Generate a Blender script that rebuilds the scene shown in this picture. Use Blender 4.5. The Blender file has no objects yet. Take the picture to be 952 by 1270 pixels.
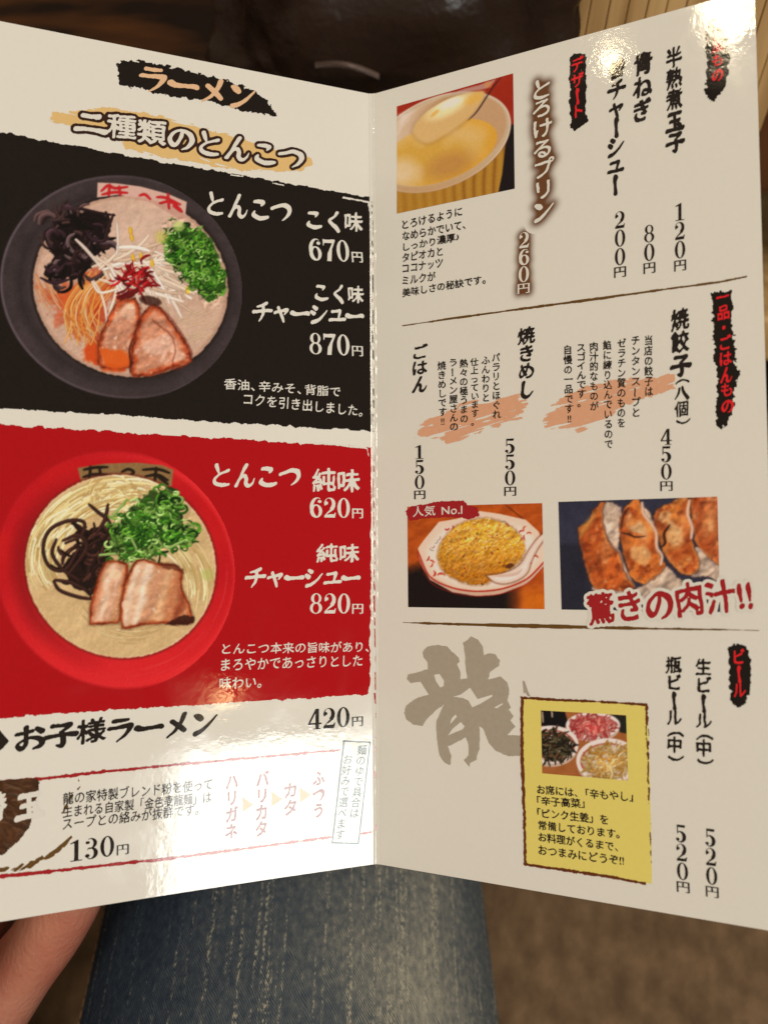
import bpy, math, random
import numpy as np
from mathutils import Vector

S = bpy.context.scene
random.seed(4)
rng = np.random.default_rng(11)
PITCH = math.radians(50)
CAM = np.array([0.0, 0.0, 0.85])
RX = np.array([1.0, 0, 0])
DN = np.array([0, -math.sin(PITCH), -math.cos(PITCH)])
FW = np.array([0, math.cos(PITCH), -math.sin(PITCH)])
FPX, CX, CY = 1134.0, 476.0, 635.0


def c2w(p):
    p = np.asarray(p, float)
    return CAM + p[..., 0:1] * RX + p[..., 1:2] * DN + p[..., 2:3] * FW


def at(px, py, z):
    """point seen at photo pixel (px, py) at depth z in metres along the view"""
    return c2w(np.array([(px - CX) / FPX * z, (py - CY) / FPX * z, z]))


# ------------------------------------------------------------------ camera
cam_d = bpy.data.cameras.new("camera")
cam = bpy.data.objects.new("camera", cam_d)
S.collection.objects.link(cam)
cam.location = CAM
cam.rotation_euler = (math.radians(90) - PITCH, 0, 0)
cam_d.sensor_fit = 'VERTICAL'
cam_d.sensor_height = 24.0
cam_d.lens = 24.0 * FPX / 1270.0
cam_d.clip_start = 0.01
cam_d.clip_end = 50
cam_d.dof.use_dof = True
cam_d.dof.focus_distance = 0.236
cam_d.dof.aperture_fstop = cam_d.lens / 3.1
S.camera = cam

# ------------------------------------------------------------------ world, lamps, exposure
W = bpy.data.worlds.new("World")
S.world = W
W.use_nodes = True
bg = W.node_tree.nodes["Background"]
bg.inputs[0].default_value = (1.0, 0.80, 0.56, 1)
bg.inputs[1].default_value = 0.17
S.view_settings.view_transform = 'Standard'
S.view_settings.look = 'None'
S.view_settings.exposure = 0.0
S.view_settings.gamma = 1.0


def area(name, pos, target, sx, sy, power, col, shape='RECTANGLE'):
    l = bpy.data.lights.new(name, 'AREA')
    l.shape = shape
    l.size, l.size_y = sx, sy
    l.energy = power
    l.color = col
    o = bpy.data.objects.new(name, l)
    S.collection.objects.link(o)
    o.location = pos
    d = Vector(target) - Vector(pos)
    o.rotation_euler = d.to_track_quat('-Z', 'Y').to_euler()
    return o


# a low window behind and to the right of the camera; its corner directions follow the glossy patch on the left half
from mathutils import Matrix
wX, wY = np.array([.7813, .4027, -.4769]), np.array([.1334, .6387, .7578])
wC = np.array([.8613, -.9258, 1.4985]) + wX * .19 - wY * .185
win = area("window_light", wC, (0, 0, 0), 0.38, 0.37, 6.5, (0.97, 1.0, 0.96))
wZ = np.cross(wX, wY)
win.rotation_euler = Matrix((wX, wY, wZ)).transposed().to_euler()
R1 = at(757, 70, 0.22)
ld = np.array([-0.5855, -0.020, 0.811]); ld /= np.linalg.norm(ld)
area("pendant_lamp_light", R1 + ld * 1.3, R1, 0.034, 0.034, 0.12, (1.0, 0.80, 0.48), 'DISK')
R2 = at(905, 15, 0.205)
ld = np.array([-0.496, -0.036, 0.867]); ld /= np.linalg.norm(ld)
area("ceiling_lamp_light", R2 + ld * 1.3, R2, 0.072, 0.055, 0.85, (1.0, 0.83, 0.55))
R3 = at(268, 862, 0.24)
ld = np.array([0.590, -0.585, 0.556]); ld /= np.linalg.norm(ld)
area("small_lamp_light", R3 + ld * 1.5, R3, 0.03, 0.02, 0.07, (1.0, 0.66, 0.30), 'DISK')
area("fill_light", (-0.08, -0.75, 2.35), (0.0, 0.15, 0.7), 0.55, 0.8, 20.5, (1.0, 0.875, 0.71))  # added soft overhead fill, set clear of both pages' mirror directions

# ------------------------------------------------------------------ helpers: objects
def setp(o, label=None, cat=None, group=None, kind=None):
    if label: o['label'] = label
    if cat: o['category'] = cat
    if group: o['group'] = group
    if kind: o['kind'] = kind
    return o


def empty(name, loc, label, cat, group=None):
    o = bpy.data.objects.new(name, None)
    o.empty_display_size = 0.02
    S.collection.objects.link(o)
    o.location = loc
    return setp(o, label, cat, group)


def mesh_obj(name, verts, faces, mat, parent=None, smooth=False, colors=None):
    """verts in world space; stored relative to the parent's origin"""
    verts = np.asarray(verts, float)
    if parent is not None:
        verts = verts - np.array(parent.location)
    me = bpy.data.meshes.new(name)
    if isinstance(faces, np.ndarray) and faces.ndim == 2:
        n, k = faces.shape
        me.vertices.add(len(verts)); me.vertices.foreach_set('co', verts.astype(np.float32).ravel())
        me.loops.add(n * k); me.loops.foreach_set('vertex_index', faces.astype(np.int32).ravel())
        me.polygons.add(n)
        me.polygons.foreach_set('loop_start', np.arange(0, n * k, k, dtype=np.int32))
        me.polygons.foreach_set('loop_total', np.full(n, k, dtype=np.int32))
        me.update(calc_edges=True)
    else:
        me.from_pydata([tuple(v) for v in verts], [], faces)
    me.polygons.foreach_set('use_smooth', np.full(len(me.polygons), bool(smooth)))
    if colors is not None:
        a = me.color_attributes.new('ink', 'FLOAT_COLOR', 'POINT')
        c = np.ones((len(verts), 4), np.float32); c[:, :3] = colors
        a.data.foreach_set('color', c.ravel())
    me.materials.append(mat)
    me.update()
    o = bpy.data.objects.new(name, me)
    S.collection.objects.link(o)
    if parent is not None:
        o.parent = parent
    return o


def lin(c):
    c = np.asarray(c, float) / 255.0
    return np.where(c <= 0.04045, c / 12.92, ((c + 0.055) / 1.055) ** 2.4)


PAPER = np.array([0.80, 0.79, 0.755])
PSEEN = lin((204, 189, 160))


def ink(c):
    """photo colour (as seen under the lamps) -> base colour of the print"""
    return np.clip(lin(c) / PSEEN * PAPER, 0.004, 0.92)


# ------------------------------------------------------------------ helpers: materials
def new_mat(name):
    m = bpy.data.materials.new(name); m.use_nodes = True
    nt = m.node_tree
    return m, nt, nt.nodes["Principled BSDF"]


def node(nt, t, **kw):
    n = nt.nodes.new(t)
    for k, v in kw.items():
        if k.startswith('i_'):
            n.inputs[k[2:].replace('_', ' ')].default_value = v
        else:
            setattr(n, k, v)
    return n


def laminate(nt, b):
    """glossy, slightly orange-peeled laminate film shared by everything printed"""
    b.inputs['Roughness'].default_value = 0.045
    b.inputs['IOR'].default_value = 1.5
    tc = node(nt, 'ShaderNodeTexCoord')
    n1 = node(nt, 'ShaderNodeTexNoise'); n1.inputs['Scale'].default_value = 420; n1.inputs['Detail'].default_value = 3
    n1.inputs['Roughness'].default_value = 0.62
    n2 = node(nt, 'ShaderNodeTexNoise'); n2.inputs['Scale'].default_value = 38; n2.inputs['Detail'].default_value = 1.5
    add = node(nt, 'ShaderNodeMath', operation='MULTIPLY_ADD'); add.inputs[1].default_value = 5.0
    bp = node(nt, 'ShaderNodeBump'); bp.inputs['Distance'].default_value = 0.000018; bp.inputs['Strength'].default_value = 1.0
    L = nt.links
    L.new(tc.outputs['Object'], n1.inputs['Vector']); L.new(tc.outputs['Object'], n2.inputs['Vector'])
    L.new(n2.outputs['Fac'], add.inputs[0]); L.new(n1.outputs['Fac'], add.inputs[2])
    n3 = node(nt, 'ShaderNodeTexNoise'); n3.inputs['Scale'].default_value = 70; n3.inputs['Detail'].default_value = 4; n3.inputs['Distortion'].default_value = .6
    L.new(tc.outputs['Object'], n3.inputs['Vector'])
    m3 = node(nt, 'ShaderNodeMapRange'); m3.inputs[1].default_value = .45; m3.inputs[2].default_value = .72; m3.inputs[3].default_value = .035; m3.inputs[4].default_value = .13
    L.new(n3.outputs['Fac'], m3.inputs[0]); L.new(m3.outputs[0], b.inputs['Roughness'])
    L.new(add.outputs[0], bp.inputs['Height']); L.new(bp.outputs[0], b.inputs['Normal'])
    return tc


def grain(nt, tc, col_socket_or_val, b, amt=0.05, scale=900):
    n = node(nt, 'ShaderNodeTexNoise'); n.inputs['Scale'].default_value = scale; n.inputs['Detail'].default_value = 2
    mr = node(nt, 'ShaderNodeMapRange'); mr.inputs[3].default_value = 1 - amt; mr.inputs[4].default_value = 1 + amt
    mx = node(nt, 'ShaderNodeVectorMath', operation='SCALE')
    L = nt.links
    L.new(tc.outputs['Object'], n.inputs['Vector']); L.new(n.outputs['Fac'], mr.inputs[0]); L.new(mr.outputs[0], mx.inputs['Scale'])
    if hasattr(col_socket_or_val, 'links'):
        L.new(col_socket_or_val, mx.inputs[0])
    else:
        mx.inputs[0].default_value = tuple(col_socket_or_val)
    L.new(mx.outputs[0], b.inputs['Base Color'])


_ink = {}
def ink_mat(name, base, amt=0.05):
    if name in _ink: return _ink[name]
    m, nt, b = new_mat(name)
    tc = laminate(nt, b)
    grain(nt, tc, base, b, amt)
    _ink[name] = m
    return m


M_PAPER = ink_mat('laminated_paper', PAPER, 0.018)
m, nt, b = new_mat('printed_photo')
tc = laminate(nt, b)
at_ = node(nt, 'ShaderNodeAttribute', attribute_name='ink')
grain(nt, tc, at_.outputs['Color'], b, 0.018)
M_PHOTO = m
M_BLACK = ink_mat('black_ink', ink((24, 17, 12)), 0.25)
M_TEXTBLK = ink_mat('text_black_ink', ink((32, 24, 18)), 0.2)
M_RED = ink_mat('red_ink', ink((158, 8, 14)), 0.06)
M_TRED = ink_mat('bright_red_ink', ink((205, 28, 30)), 0.06)
M_WHITE = ink_mat('unprinted_white', PAPER * 0.97, 0.02)
M_TAN = ink_mat('tan_ink', ink((204, 158, 110)), 0.05)
M_OCHRE = ink_mat('ochre_ink', ink((201, 158, 92)), 0.05)
M_BROWN = ink_mat('brown_ink', ink((92, 60, 22)), 0.2)
M_DKBROWN = ink_mat('dark_brown_ink', ink((48, 26, 16)), 0.12)
M_DKRED = ink_mat('dark_red_ink', ink((146, 26, 26)), 0.06)
M_TERRA = ink_mat('terracotta_wash_ink', ink((198, 140, 98)), 0.08)
M_TEAL = ink_mat('teal_ink', ink((14, 58, 60)), 0.06)
M_MAUVE = ink_mat('mauve_ink', ink((118, 30, 40)), 0.06)
M_GREY = ink_mat('grey_brush_ink', ink((152, 134, 106)), 0.08)
M_YEL = ink_mat('yellow_note_ink', ink((206, 180, 84)), 0.03)
M_SAND = ink_mat('sand_ink', ink((176, 132, 74)), 0.05)

# ------------------------------------------------------------------ the folded card as a surface
P_T = np.array([-.00330406, -.11608, .254107])
_d = np.array([.00654201, 1, -.0514194]); _d /= np.linalg.norm(_d)
_e1 = RX * 1.0; _e1 = np.array([1.0, 0, 0]) - _d * _d[0]; _e1 /= np.linalg.norm(_e1)
_e2 = np.cross(_d, _e1)
if _e2[2] > 0: _e2 = -_e2
AL, AR, BENDR, BENDL, HH = .382917, .488258, -.000112032, .0038695, .210
_r = math.cos(AR) * _e1 + math.sin(AR) * _e2
_l = -math.cos(AL) * _e1 + math.sin(AL) * _e2
_nr = np.cross(_r, _d); _nr *= -np.sign(_nr[2])
_nl = np.cross(_l, _d); _nl *= -np.sign(_nl[2])
PW, PH = 99.0, 210.0


def surf(X, Y, side, off=0.0):
    """X, Y in millimetres on the sheet (X<0 left panel, X>0 right panel) -> camera-space metres"""
    X = np.asarray(X, float); Y = np.asarray(Y, float)
    u = np.abs(X) / 1000.0; v = Y / 1000.0
    s2 = (u / .1) ** 2 * (v / HH)
    dr, n, bb = (_l, _nl, BENDL) if side < 0 else (_r, _nr, BENDR)
    return P_T + v[..., None] * _d + u[..., None] * dr + (bb * s2 + off / 1000.0)[..., None] * n


def surfw(X, Y, side, off=0.0):
    return c2w(surf(X, Y, side, off + np.zeros_like(np.asarray(X, float))))


def proj(P):
    return CX + FPX * P[..., 0] / P[..., 2], CY + FPX * P[..., 1] / P[..., 2]


def inv(px, py, side=None):
    side = side or (-1 if px < 463 else 1)
    X, Y = side * abs(px - 463) / 4.8, (py - 118) / 4.55
    for _ in range(25):
        f = lambda a, b: np.array(proj(surf(a, b, side, 0.0 * np.asarray(a, float))))
        q = f(X, Y); e = 1e-3
        J = np.array([(f(X + e, Y) - q) / e, (f(X, Y + e) - q) / e]).T
        dd = np.linalg.solve(J, np.array([px, py]) - q)
        X += dd[0]; Y += dd[1]
    return np.array([X, Y])


# ------------------------------------------------------------------ 2-D fields
def vnoise(shape, cell, seed=0, octs=3, rough=0.5):
    r = np.random.default_rng(seed)
    out = np.zeros(shape); amp = 1.0; tot = 0
    for o in range(octs):
        c = max(cell / 2 ** o, 1.01)
        gh, gw = int(shape[0] / c) + 3, int(shape[1] / c) + 3
        g = r.random((gh, gw))
        y = np.arange(shape[0]) / c; x = np.arange(shape[1]) / c
        yi = y.astype(int); xi = x.astype(int)
        fy = y - yi; fx = x - xi
        fy = fy * fy * (3 - 2 * fy); fx = fx * fx * (3 - 2 * fx)
        a = g[yi][:, xi]; b_ = g[yi][:, xi + 1]; c_ = g[yi + 1][:, xi]; d_ = g[yi + 1][:, xi + 1]
        v = (a * (1 - fx) + b_ * fx) * (1 - fy)[:, None] + (c_ * (1 - fx) + d_ * fx) * fy[:, None]
        out += amp * v; tot += amp; amp *= rough
    return out / tot * 2 - 1


def blur(a, s):
    if s <= 0: return a
    n = int(s * 3) + 1
    k = np.exp(-np.arange(-n, n + 1) ** 2 / (2 * s * s)); k /= k.sum()
    pad = np.pad(a, [(n, n), (n, n)] + [(0, 0)] * (a.ndim - 2), mode='edge')
    t = sum(k[i] * pad[i:i + a.shape[0]] for i in range(2 * n + 1))
    return sum(k[i] * t[:, i:i + a.shape[1]] for i in range(2 * n + 1))


def poly_sd(x, y, pts):
    """signed distance to polygon, positive inside"""
    pts = np.asarray(pts, float)
    d2 = np.full(x.shape, 1e18); ins = np.zeros(x.shape, bool)
    for (x0, y0), (x1, y1) in zip(pts, np.roll(pts, -1, axis=0)):
        ex, ey = x1 - x0, y1 - y0
        L = ex * ex + ey * ey + 1e-12
        t = np.clip(((x - x0) * ex + (y - y0) * ey) / L, 0, 1)
        d2 = np.minimum(d2, (x - x0 - t * ex) ** 2 + (y - y0 - t * ey) ** 2)
        if abs(ey) > 1e-9:
            c = ((y0 > y) != (y1 > y)) & (x < ex * (y - y0) / ey + x0)
            ins ^= c
    return np.where(ins, 1, -1) * np.sqrt(d2)


def crom(pts, n=8):
    pts = np.asarray(pts, float)
    p = np.vstack([2 * pts[0] - pts[1], pts, 2 * pts[-1] - pts[-2]])
    out = []
    for i in range(1, len(p) - 2):
        for k in range(n):
            t = k / n
            out.append(0.5 * (2 * p[i] + (p[i + 1] - p[i - 1]) * t + (2 * p[i - 1] - 5 * p[i] + 4 * p[i + 1] - p[i + 2]) * t * t
                              + (3 * p[i] - p[i - 1] - 3 * p[i + 1] + p[i + 2]) * t ** 3))
    out.append(p[-2])
    return np.array(out)


# ------------------------------------------------------------------ glyphs
GN, EM, GM = 128, 96.0, 16.0     # field size, pixels per em, margin
_tc = bpy.data.curves.new('glyph', 'FONT'); _tc.size = 1.0; _tc.resolution_u = 4
_to = bpy.data.objects.new('glyph', _tc); S.collection.objects.link(_to)
_gcache = {}


def glyph_font(ch):
    key = ('f', ch)
    if key in _gcache: return _gcache[key]
    _tc.body = ch
    bpy.context.view_layer.update()
    dg = bpy.context.evaluated_depsgraph_get()
    me = bpy.data.meshes.new_from_object(_to.evaluated_get(dg))
    V = np.array([v.co[:2] for v in me.vertices]) if len(me.vertices) else np.zeros((0, 2))
    me.calc_loop_triangles()
    T = [tuple(t.vertices) for t in me.loop_triangles]
    bpy.data.meshes.remove(me)
    F = np.zeros((GN * 2, GN * 2), np.float32)
    if len(V):
        x = (V[:, 0]) * EM + GM; y = (0.80 - V[:, 1] - 0.0) * EM + GM
        P = np.stack([x, y], 1) * 2
        for t in T:
            a, b_, c = P[t[0]], P[t[1]], P[t[2]]
            x0, y0 = np.floor(np.minimum(np.minimum(a, b_), c)).astype(int) - 1
            x1, y1 = np.ceil(np.maximum(np.maximum(a, b_), c)).astype(int) + 2
            x0 = max(x0, 0); y0 = max(y0, 0); x1 = min(x1, GN * 2); y1 = min(y1, GN * 2)
            if x1 <= x0 or y1 <= y0: continue
            yy, xx = np.mgrid[y0:y1, x0:x1] + 0.5
            w0 = (b_[0] - a[0]) * (yy - a[1]) - (b_[1] - a[1]) * (xx - a[0])
            w1 = (c[0] - b_[0]) * (yy - b_[1]) - (c[1] - b_[1]) * (xx - b_[0])
            w2 = (a[0] - c[0]) * (yy - c[1]) - (a[1] - c[1]) * (xx - c[0])
            m = ((w0 >= 0) & (w1 >= 0) & (w2 >= 0)) | ((w0 <= 0) & (w1 <= 0) & (w2 <= 0))
            F[y0:y1, x0:x1][m] = 1
    F = F.reshape(GN, 2, GN, 2).mean((1, 3))
    _gcache[key] = F
    return F


# hand-drawn brush strokes: (x, y, width) in a unit box, y down
BR = {
 'と': [[(.30,.08,.10),(.34,.25,.09),(.38,.40,.05)], [(.80,.30,.09),(.60,.38,.07),(.36,.50,.07),(.20,.68,.08),(.24,.84,.09),(.50,.90,.10),(.78,.86,.07)]],
 'ん': [[(.56,.06,.11),(.42,.35,.09),(.26,.66,.08),(.12,.92,.10)], [(.14,.90,.07),(.30,.64,.06),(.48,.50,.09),(.56,.62,.10),(.54,.82,.10),(.66,.92,.09),(.82,.80,.06),(.92,.60,.03)]],
 'こ': [[(.28,.20,.09),(.45,.18,.10),(.66,.22,.11),(.58,.34,.05)], [(.24,.62,.06),(.20,.76,.11),(.40,.86,.11),(.62,.86,.12),(.84,.80,.09)]],
 'つ': [[(.06,.40,.09),(.28,.32,.09),(.58,.22,.11),(.84,.28,.13),(.88,.48,.12),(.74,.70,.08),(.54,.86,.03)]],
 'く': [[(.68,.06,.11),(.54,.26,.08),(.28,.46,.09),(.40,.62,.10),(.60,.78,.12),(.72,.94,.10)]],
 'の': [[(.56,.20,.08),(.50,.45,.09),(.34,.74,.09),(.20,.76,.11),(.12,.56,.10),(.26,.30,.08),(.54,.16,.08),(.82,.28,.11),(.88,.54,.12),(.74,.78,.09),(.54,.90,.04)]],
 'ラ': [[(.26,.12,.10),(.50,.12,.10),(.74,.08,.08)], [(.12,.40,.11),(.40,.38,.10),(.80,.32,.14),(.80,.46,.12),(.64,.70,.09),(.36,.94,.04)]],
 'ー': [[(.06,.46,.15),(.22,.52,.13),(.55,.50,.10),(.86,.46,.13),(.94,.50,.10)]],
 'メ': [[(.74,.06,.13),(.64,.34,.11),(.40,.70,.09),(.12,.94,.05)], [(.30,.32,.11),(.52,.50,.12),(.74,.72,.10)]],
 'ン': [[(.16,.16,.10),(.28,.24,.15),(.36,.32,.12)], [(.16,.90,.14),(.36,.80,.12),(.64,.54,.09),(.92,.20,.05)]],
 'チ': [[(.72,.06,.12),(.52,.16,.10),(.24,.24,.06)], [(.04,.50,.12),(.30,.48,.10),(.66,.42,.11),(.94,.42,.12)], [(.54,.16,.10),(.54,.48,.10),(.46,.74,.09),(.30,.96,.04)]],
 'ャ': [[(.14,.50,.10),(.42,.42,.09),(.78,.34,.12),(.66,.56,.05)], [(.34,.24,.10),(.44,.50,.09),(.54,.78,.09),(.58,.94,.06)]],
 'シ': [[(.24,.10,.10),(.38,.20,.13)], [(.10,.36,.10),(.24,.46,.13)], [(.14,.90,.13),(.38,.82,.12),(.66,.60,.09),(.94,.28,.05)]],
 'ュ': [[(.24,.30,.10),(.44,.28,.09),(.66,.26,.12),(.62,.46,.09),(.56,.66,.08)], [(.10,.74,.11),(.40,.72,.09),(.90,.68,.12)]],
 'お': [[(.08,.32,.10),(.30,.30,.09),(.56,.24,.10)], [(.38,.08,.11),(.38,.40,.09),(.36,.74,.10),(.22,.88,.11),(.10,.74,.08),(.30,.56,.07),(.60,.48,.09),(.86,.58,.12),(.86,.78,.12),(.62,.90,.07)], [(.72,.14,.10),(.88,.26,.13)]],
 '子': [[(.22,.12,.10),(.50,.12,.09),(.80,.10,.13),(.66,.24,.09),(.50,.36,.08)], [(.52,.36,.10),(.58,.60,.12),(.54,.88,.12),(.36,.86,.05)], [(.02,.54,.12),(.34,.50,.10),(.70,.46,.11),(.98,.48,.14)]],
 '二': [[(.26,.26,.12),(.48,.26,.10),(.74,.22,.13)], [(.04,.80,.13),(.34,.76,.10),(.66,.74,.11),(.96,.76,.14)]],
 '玉': [[(.18,.14,.12),(.50,.12,.10),(.84,.10,.12)], [(.24,.48,.11),(.50,.46,.09),(.76,.44,.11)], [(.04,.88,.13),(.40,.86,.11),(.96,.84,.14)], [(.50,.12,.11),(.50,.50,.10),(.50,.86,.11)], [(.68,.60,.10),(.80,.72,.13)]],
 '八': [[(.36,.22,.10),(.30,.50,.10),(.08,.84,.05)], [(.56,.16,.10),(.66,.46,.11),(.94,.82,.13)]],
 'し': [[(.34,.08,.12),(.30,.40,.10),(.28,.72,.11),(.46,.90,.12),(.70,.80,.08),(.86,.60,.04)]],
 'り': [[(.26,.14,.11),(.24,.36,.10),(.30,.54,.05)], [(.66,.10,.11),(.72,.40,.12),(.64,.70,.10),(.40,.94,.04)]],
}


def glyph_brush(ch):
    key = ('b', ch)
    if key in _gcache: return _gcache[key]
    yy, xx = np.mgrid[0:GN, 0:GN] + 0.5
    x = (xx - GM) / EM; y = (yy - GM) / EM
    F = np.zeros((GN, GN), np.float32)
    for st in BR[ch]:
        c = crom(st, 7)
        for a, b_ in zip(c[:-1], c[1:]):
            ex, ey = b_[0] - a[0], b_[1] - a[1]
            t = np.clip(((x - a[0]) * ex + (y - a[1]) * ey) / (ex * ex + ey * ey + 1e-9), 0, 1)
            px, py = x - a[0] - t * ex, y - a[1] - t * ey
            # flat brush held at 45 degrees: thicker across one diagonal
            q = px * .707 + py * .707; s = px * .707 - py * .707
            d = np.sqrt((q * 1.22) ** 2 + (s * 0.86) ** 2)
            w = (a[2] + t * (b_[2] - a[2])) * 0.80
            F = np.maximum(F, np.clip((w - d) * EM / 1.4 + .5, 0, 1))
    _gcache[key] = F
    return F


def _ell(x, y, cx, cy, a, b):
    return 1 - np.sqrt(((x - cx) / a) ** 2 + ((y - cy) / b) ** 2)


def glyph_digit(ch):
    """high-contrast old style digit, y up inside, 0..1 tall, about .56 wide"""
    key = ('d', ch)
    if key in _gcache: return _gcache[key]
    n = GN * 2
    yy, xx = np.mgrid[0:n, 0:n] + 0.5
    x = (xx / 2 - GM) / EM; y = 1 - (yy / 2 - GM) / EM
    E = lambda *a: _ell(x, y, *a) > 0
    Pg = lambda pts: poly_sd(x, y, pts) > 0
    if ch == '0': m = E(.29,.5,.27,.5) & ~E(.29,.5,.125,.455)
    elif ch == '1': m = Pg([(.22,0),(.38,0),(.38,1),(.33,1),(.06,.86),(.08,.82),(.22,.86)]) | Pg([(.07,0),(.53,0),(.53,.045),(.07,.045)])
    elif ch == '2': m = (E(.29,.71,.24,.29) & ~E(.24,.72,.135,.245) & ((y > .60) | (x > .30)) & (y > .45)) | E(.13,.73,.085,.085) | \
        Pg([(.53,.70),(.38,.60),(.34,.46),(.05,.10),(.05,.0),(.12,.14),(.45,.40),(.52,.56)]) | Pg([(.05,0),(.51,0),(.55,.26),(.51,.26),(.47,.17),(.12,.16),(.05,.10)])
    elif ch == '3': m = (E(.27,.75,.22,.25) & ~E(.23,.75,.12,.21) & (x > .16)) | (E(.27,.27,.26,.28) & ~E(.23,.27,.135,.235) & (x > .12)) | E(.13,.80,.08,.075) | E(.12,.17,.09,.085) | Pg([(.2,.49),(.34,.49),(.34,.55),(.2,.55)])
    elif ch == '4': m = Pg([(.40,1),(.32,1),(.01,.30),(.01,.24),(.07,.24),(.34,.86)]) | Pg([(.01,.235),(.57,.235),(.57,.30),(.01,.30)]) | Pg([(.31,0),(.46,0),(.46,1),(.38,1),(.31,.84)]) | Pg([(.22,0),(.55,0),(.55,.04),(.22,.04)])
    elif ch == '5': m = Pg([(.10,1),(.50,1),(.47,.84),(.10,.87)]) | Pg([(.10,.48),(.14,.48),(.15,1),(.10,1)]) | (E(.26,.32,.27,.33) & ~E(.21,.31,.14,.27) & ((x > .20) | (y > .5) | (y < .1)) & (x > .10)) | E(.12,.17,.085,.085)
    elif ch == '6': m = (E(.30,.32,.26,.33) & ~E(.30,.31,.115,.285)) | (E(.34,.5,.31,.5) & ~E(.40,.5,.22,.46) & (x < .34)) | (E(.34,.5,.31,.5) & ~E(.36,.5,.29,.455) & (y > .7) & (x < .48)) | E(.45,.80,.08,.075)
    elif ch == '7': m = Pg([(.04,1),(.08,1),(.12,.98),(.56,1),(.56,.92),(.42,.55),(.36,0),(.18,0),(.22,.35),(.44,.83),(.10,.83),(.07,.70),(.04,.70)])
    elif ch == '8': m = (E(.29,.745,.22,.255) & ~E(.30,.75,.105,.215)) | (E(.29,.275,.26,.28) & ~E(.285,.265,.13,.235))
    else: m = np.zeros_like(x, bool)
    F = m.astype(np.float32).reshape(GN, 2, GN, 2).mean((1, 3))
    _gcache[key] = F
    return F


def warp(F, seed, amp, cell, shear=0.0):
    dx = vnoise(F.shape, cell, seed, 2) * amp; dy = vnoise(F.shape, cell, seed + 7, 2) * amp
    yy, xx = np.mgrid[0:GN, 0:GN].astype(float)
    sx = xx + dx; sy = yy + dy + shear * (xx - GN / 2)
    x0 = np.clip(sx.astype(int), 0, GN - 2); y0 = np.clip(sy.astype(int), 0, GN - 2)
    fx = np.clip(sx - x0, 0, 1); fy = np.clip(sy - y0, 0, 1)
    return (F[y0, x0] * (1 - fx) + F[y0, x0 + 1] * fx) * (1 - fy) + (F[y0 + 1, x0] * (1 - fx) + F[y0 + 1, x0 + 1] * fx) * fy


_nibs = {}
def dilate_nib(F, a, b, ang):
    """grey dilation by a rotated ellipse (brush nib)"""
    k = (a, b, ang)
    if k not in _nibs:
        r = int(math.ceil(max(a, b)))
        L = []
        for j in range(-r, r + 1):
            for i in range(-r, r + 1):
                q = i * math.cos(ang) + j * math.sin(ang); s = -i * math.sin(ang) + j * math.cos(ang)
                if (q / a) ** 2 + (s / b) ** 2 <= 1.0: L.append((j, i))
        _nibs[k] = L
    out = F.copy()
    for j, i in _nibs[k]:
        out = np.maximum(out, np.roll(np.roll(F, j, 0), i, 1))
    return out


ROT = set('ー（）「」〜')
_seed = [100]
def glyph(ch, style, vertical):
    if style == 'digit' and ch in '0123456789':
        F = glyph_digit(ch)
    elif style in ('brush', 'brushthin') and ch in BR:
        F = glyph_brush(ch)
        _seed[0] += 1
        F = warp(blur(F, .7), _seed[0], 1.6, 22, 0.0)
        if style == 'brush': F = dilate_nib(F, 2.0, 1.2, -.8)
        if vertical and ch in ROT:
            F = np.rot90(F, -1)
        return F
    else:
        key = (ch, style, vertical)
        src = glyph_font(ch)
        if vertical and ch in ROT:
            src = np.rot90(src, -1)
            if ch == 'ー': src = src[:, ::-1]
        _seed[0] += 1
        sd = _seed[0]
        if style == 'brush':
            F = dilate_nib(src, 4.3, 1.8, -.85); F = warp(blur(F, 1.5), sd, 3.8, 26, 0.07)
            F = F + 0.22 * vnoise(F.shape, 20, sd + 3, 2)* (F > .02)
        elif style == 'brushthin':
            F = dilate_nib(src, 3.7, 1.5, -.85); F = warp(blur(F, 1.3), sd, 3.0, 24, 0.08)
            F = F + 0.2 * vnoise(F.shape, 20, sd + 3, 2) * (F > .02)
        elif style == 'kai':
            F = dilate_nib(src, 2.2, .6, -.8); F = warp(blur(F, .9), sd, 1.8, 26, 0.08)
        elif style == 'hand':
            F = dilate_nib(src, 2.3, 2.0, 0); F = warp(blur(F, 1.0), sd, 5.0, 34, -0.03)
        elif style == 'bold':
            F = dilate_nib(src, 2.2, 1.6, 0); F = blur(F, .6)
        elif style == 'digit':   # the yen mark: thick uprights, thin bars
            F = dilate_nib(src, 2.4, .8, 0); F = blur(F, .5)
        else:
            F = blur(src, .5)
        return F
    return blur(F, .5)


def ink_box(F, th=.5):
    ys, xs = np.where(F > th)
    if len(xs) == 0: return 0, 0, 1, 1
    return xs.min(), ys.min(), xs.max() + 1, ys.max() + 1


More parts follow.
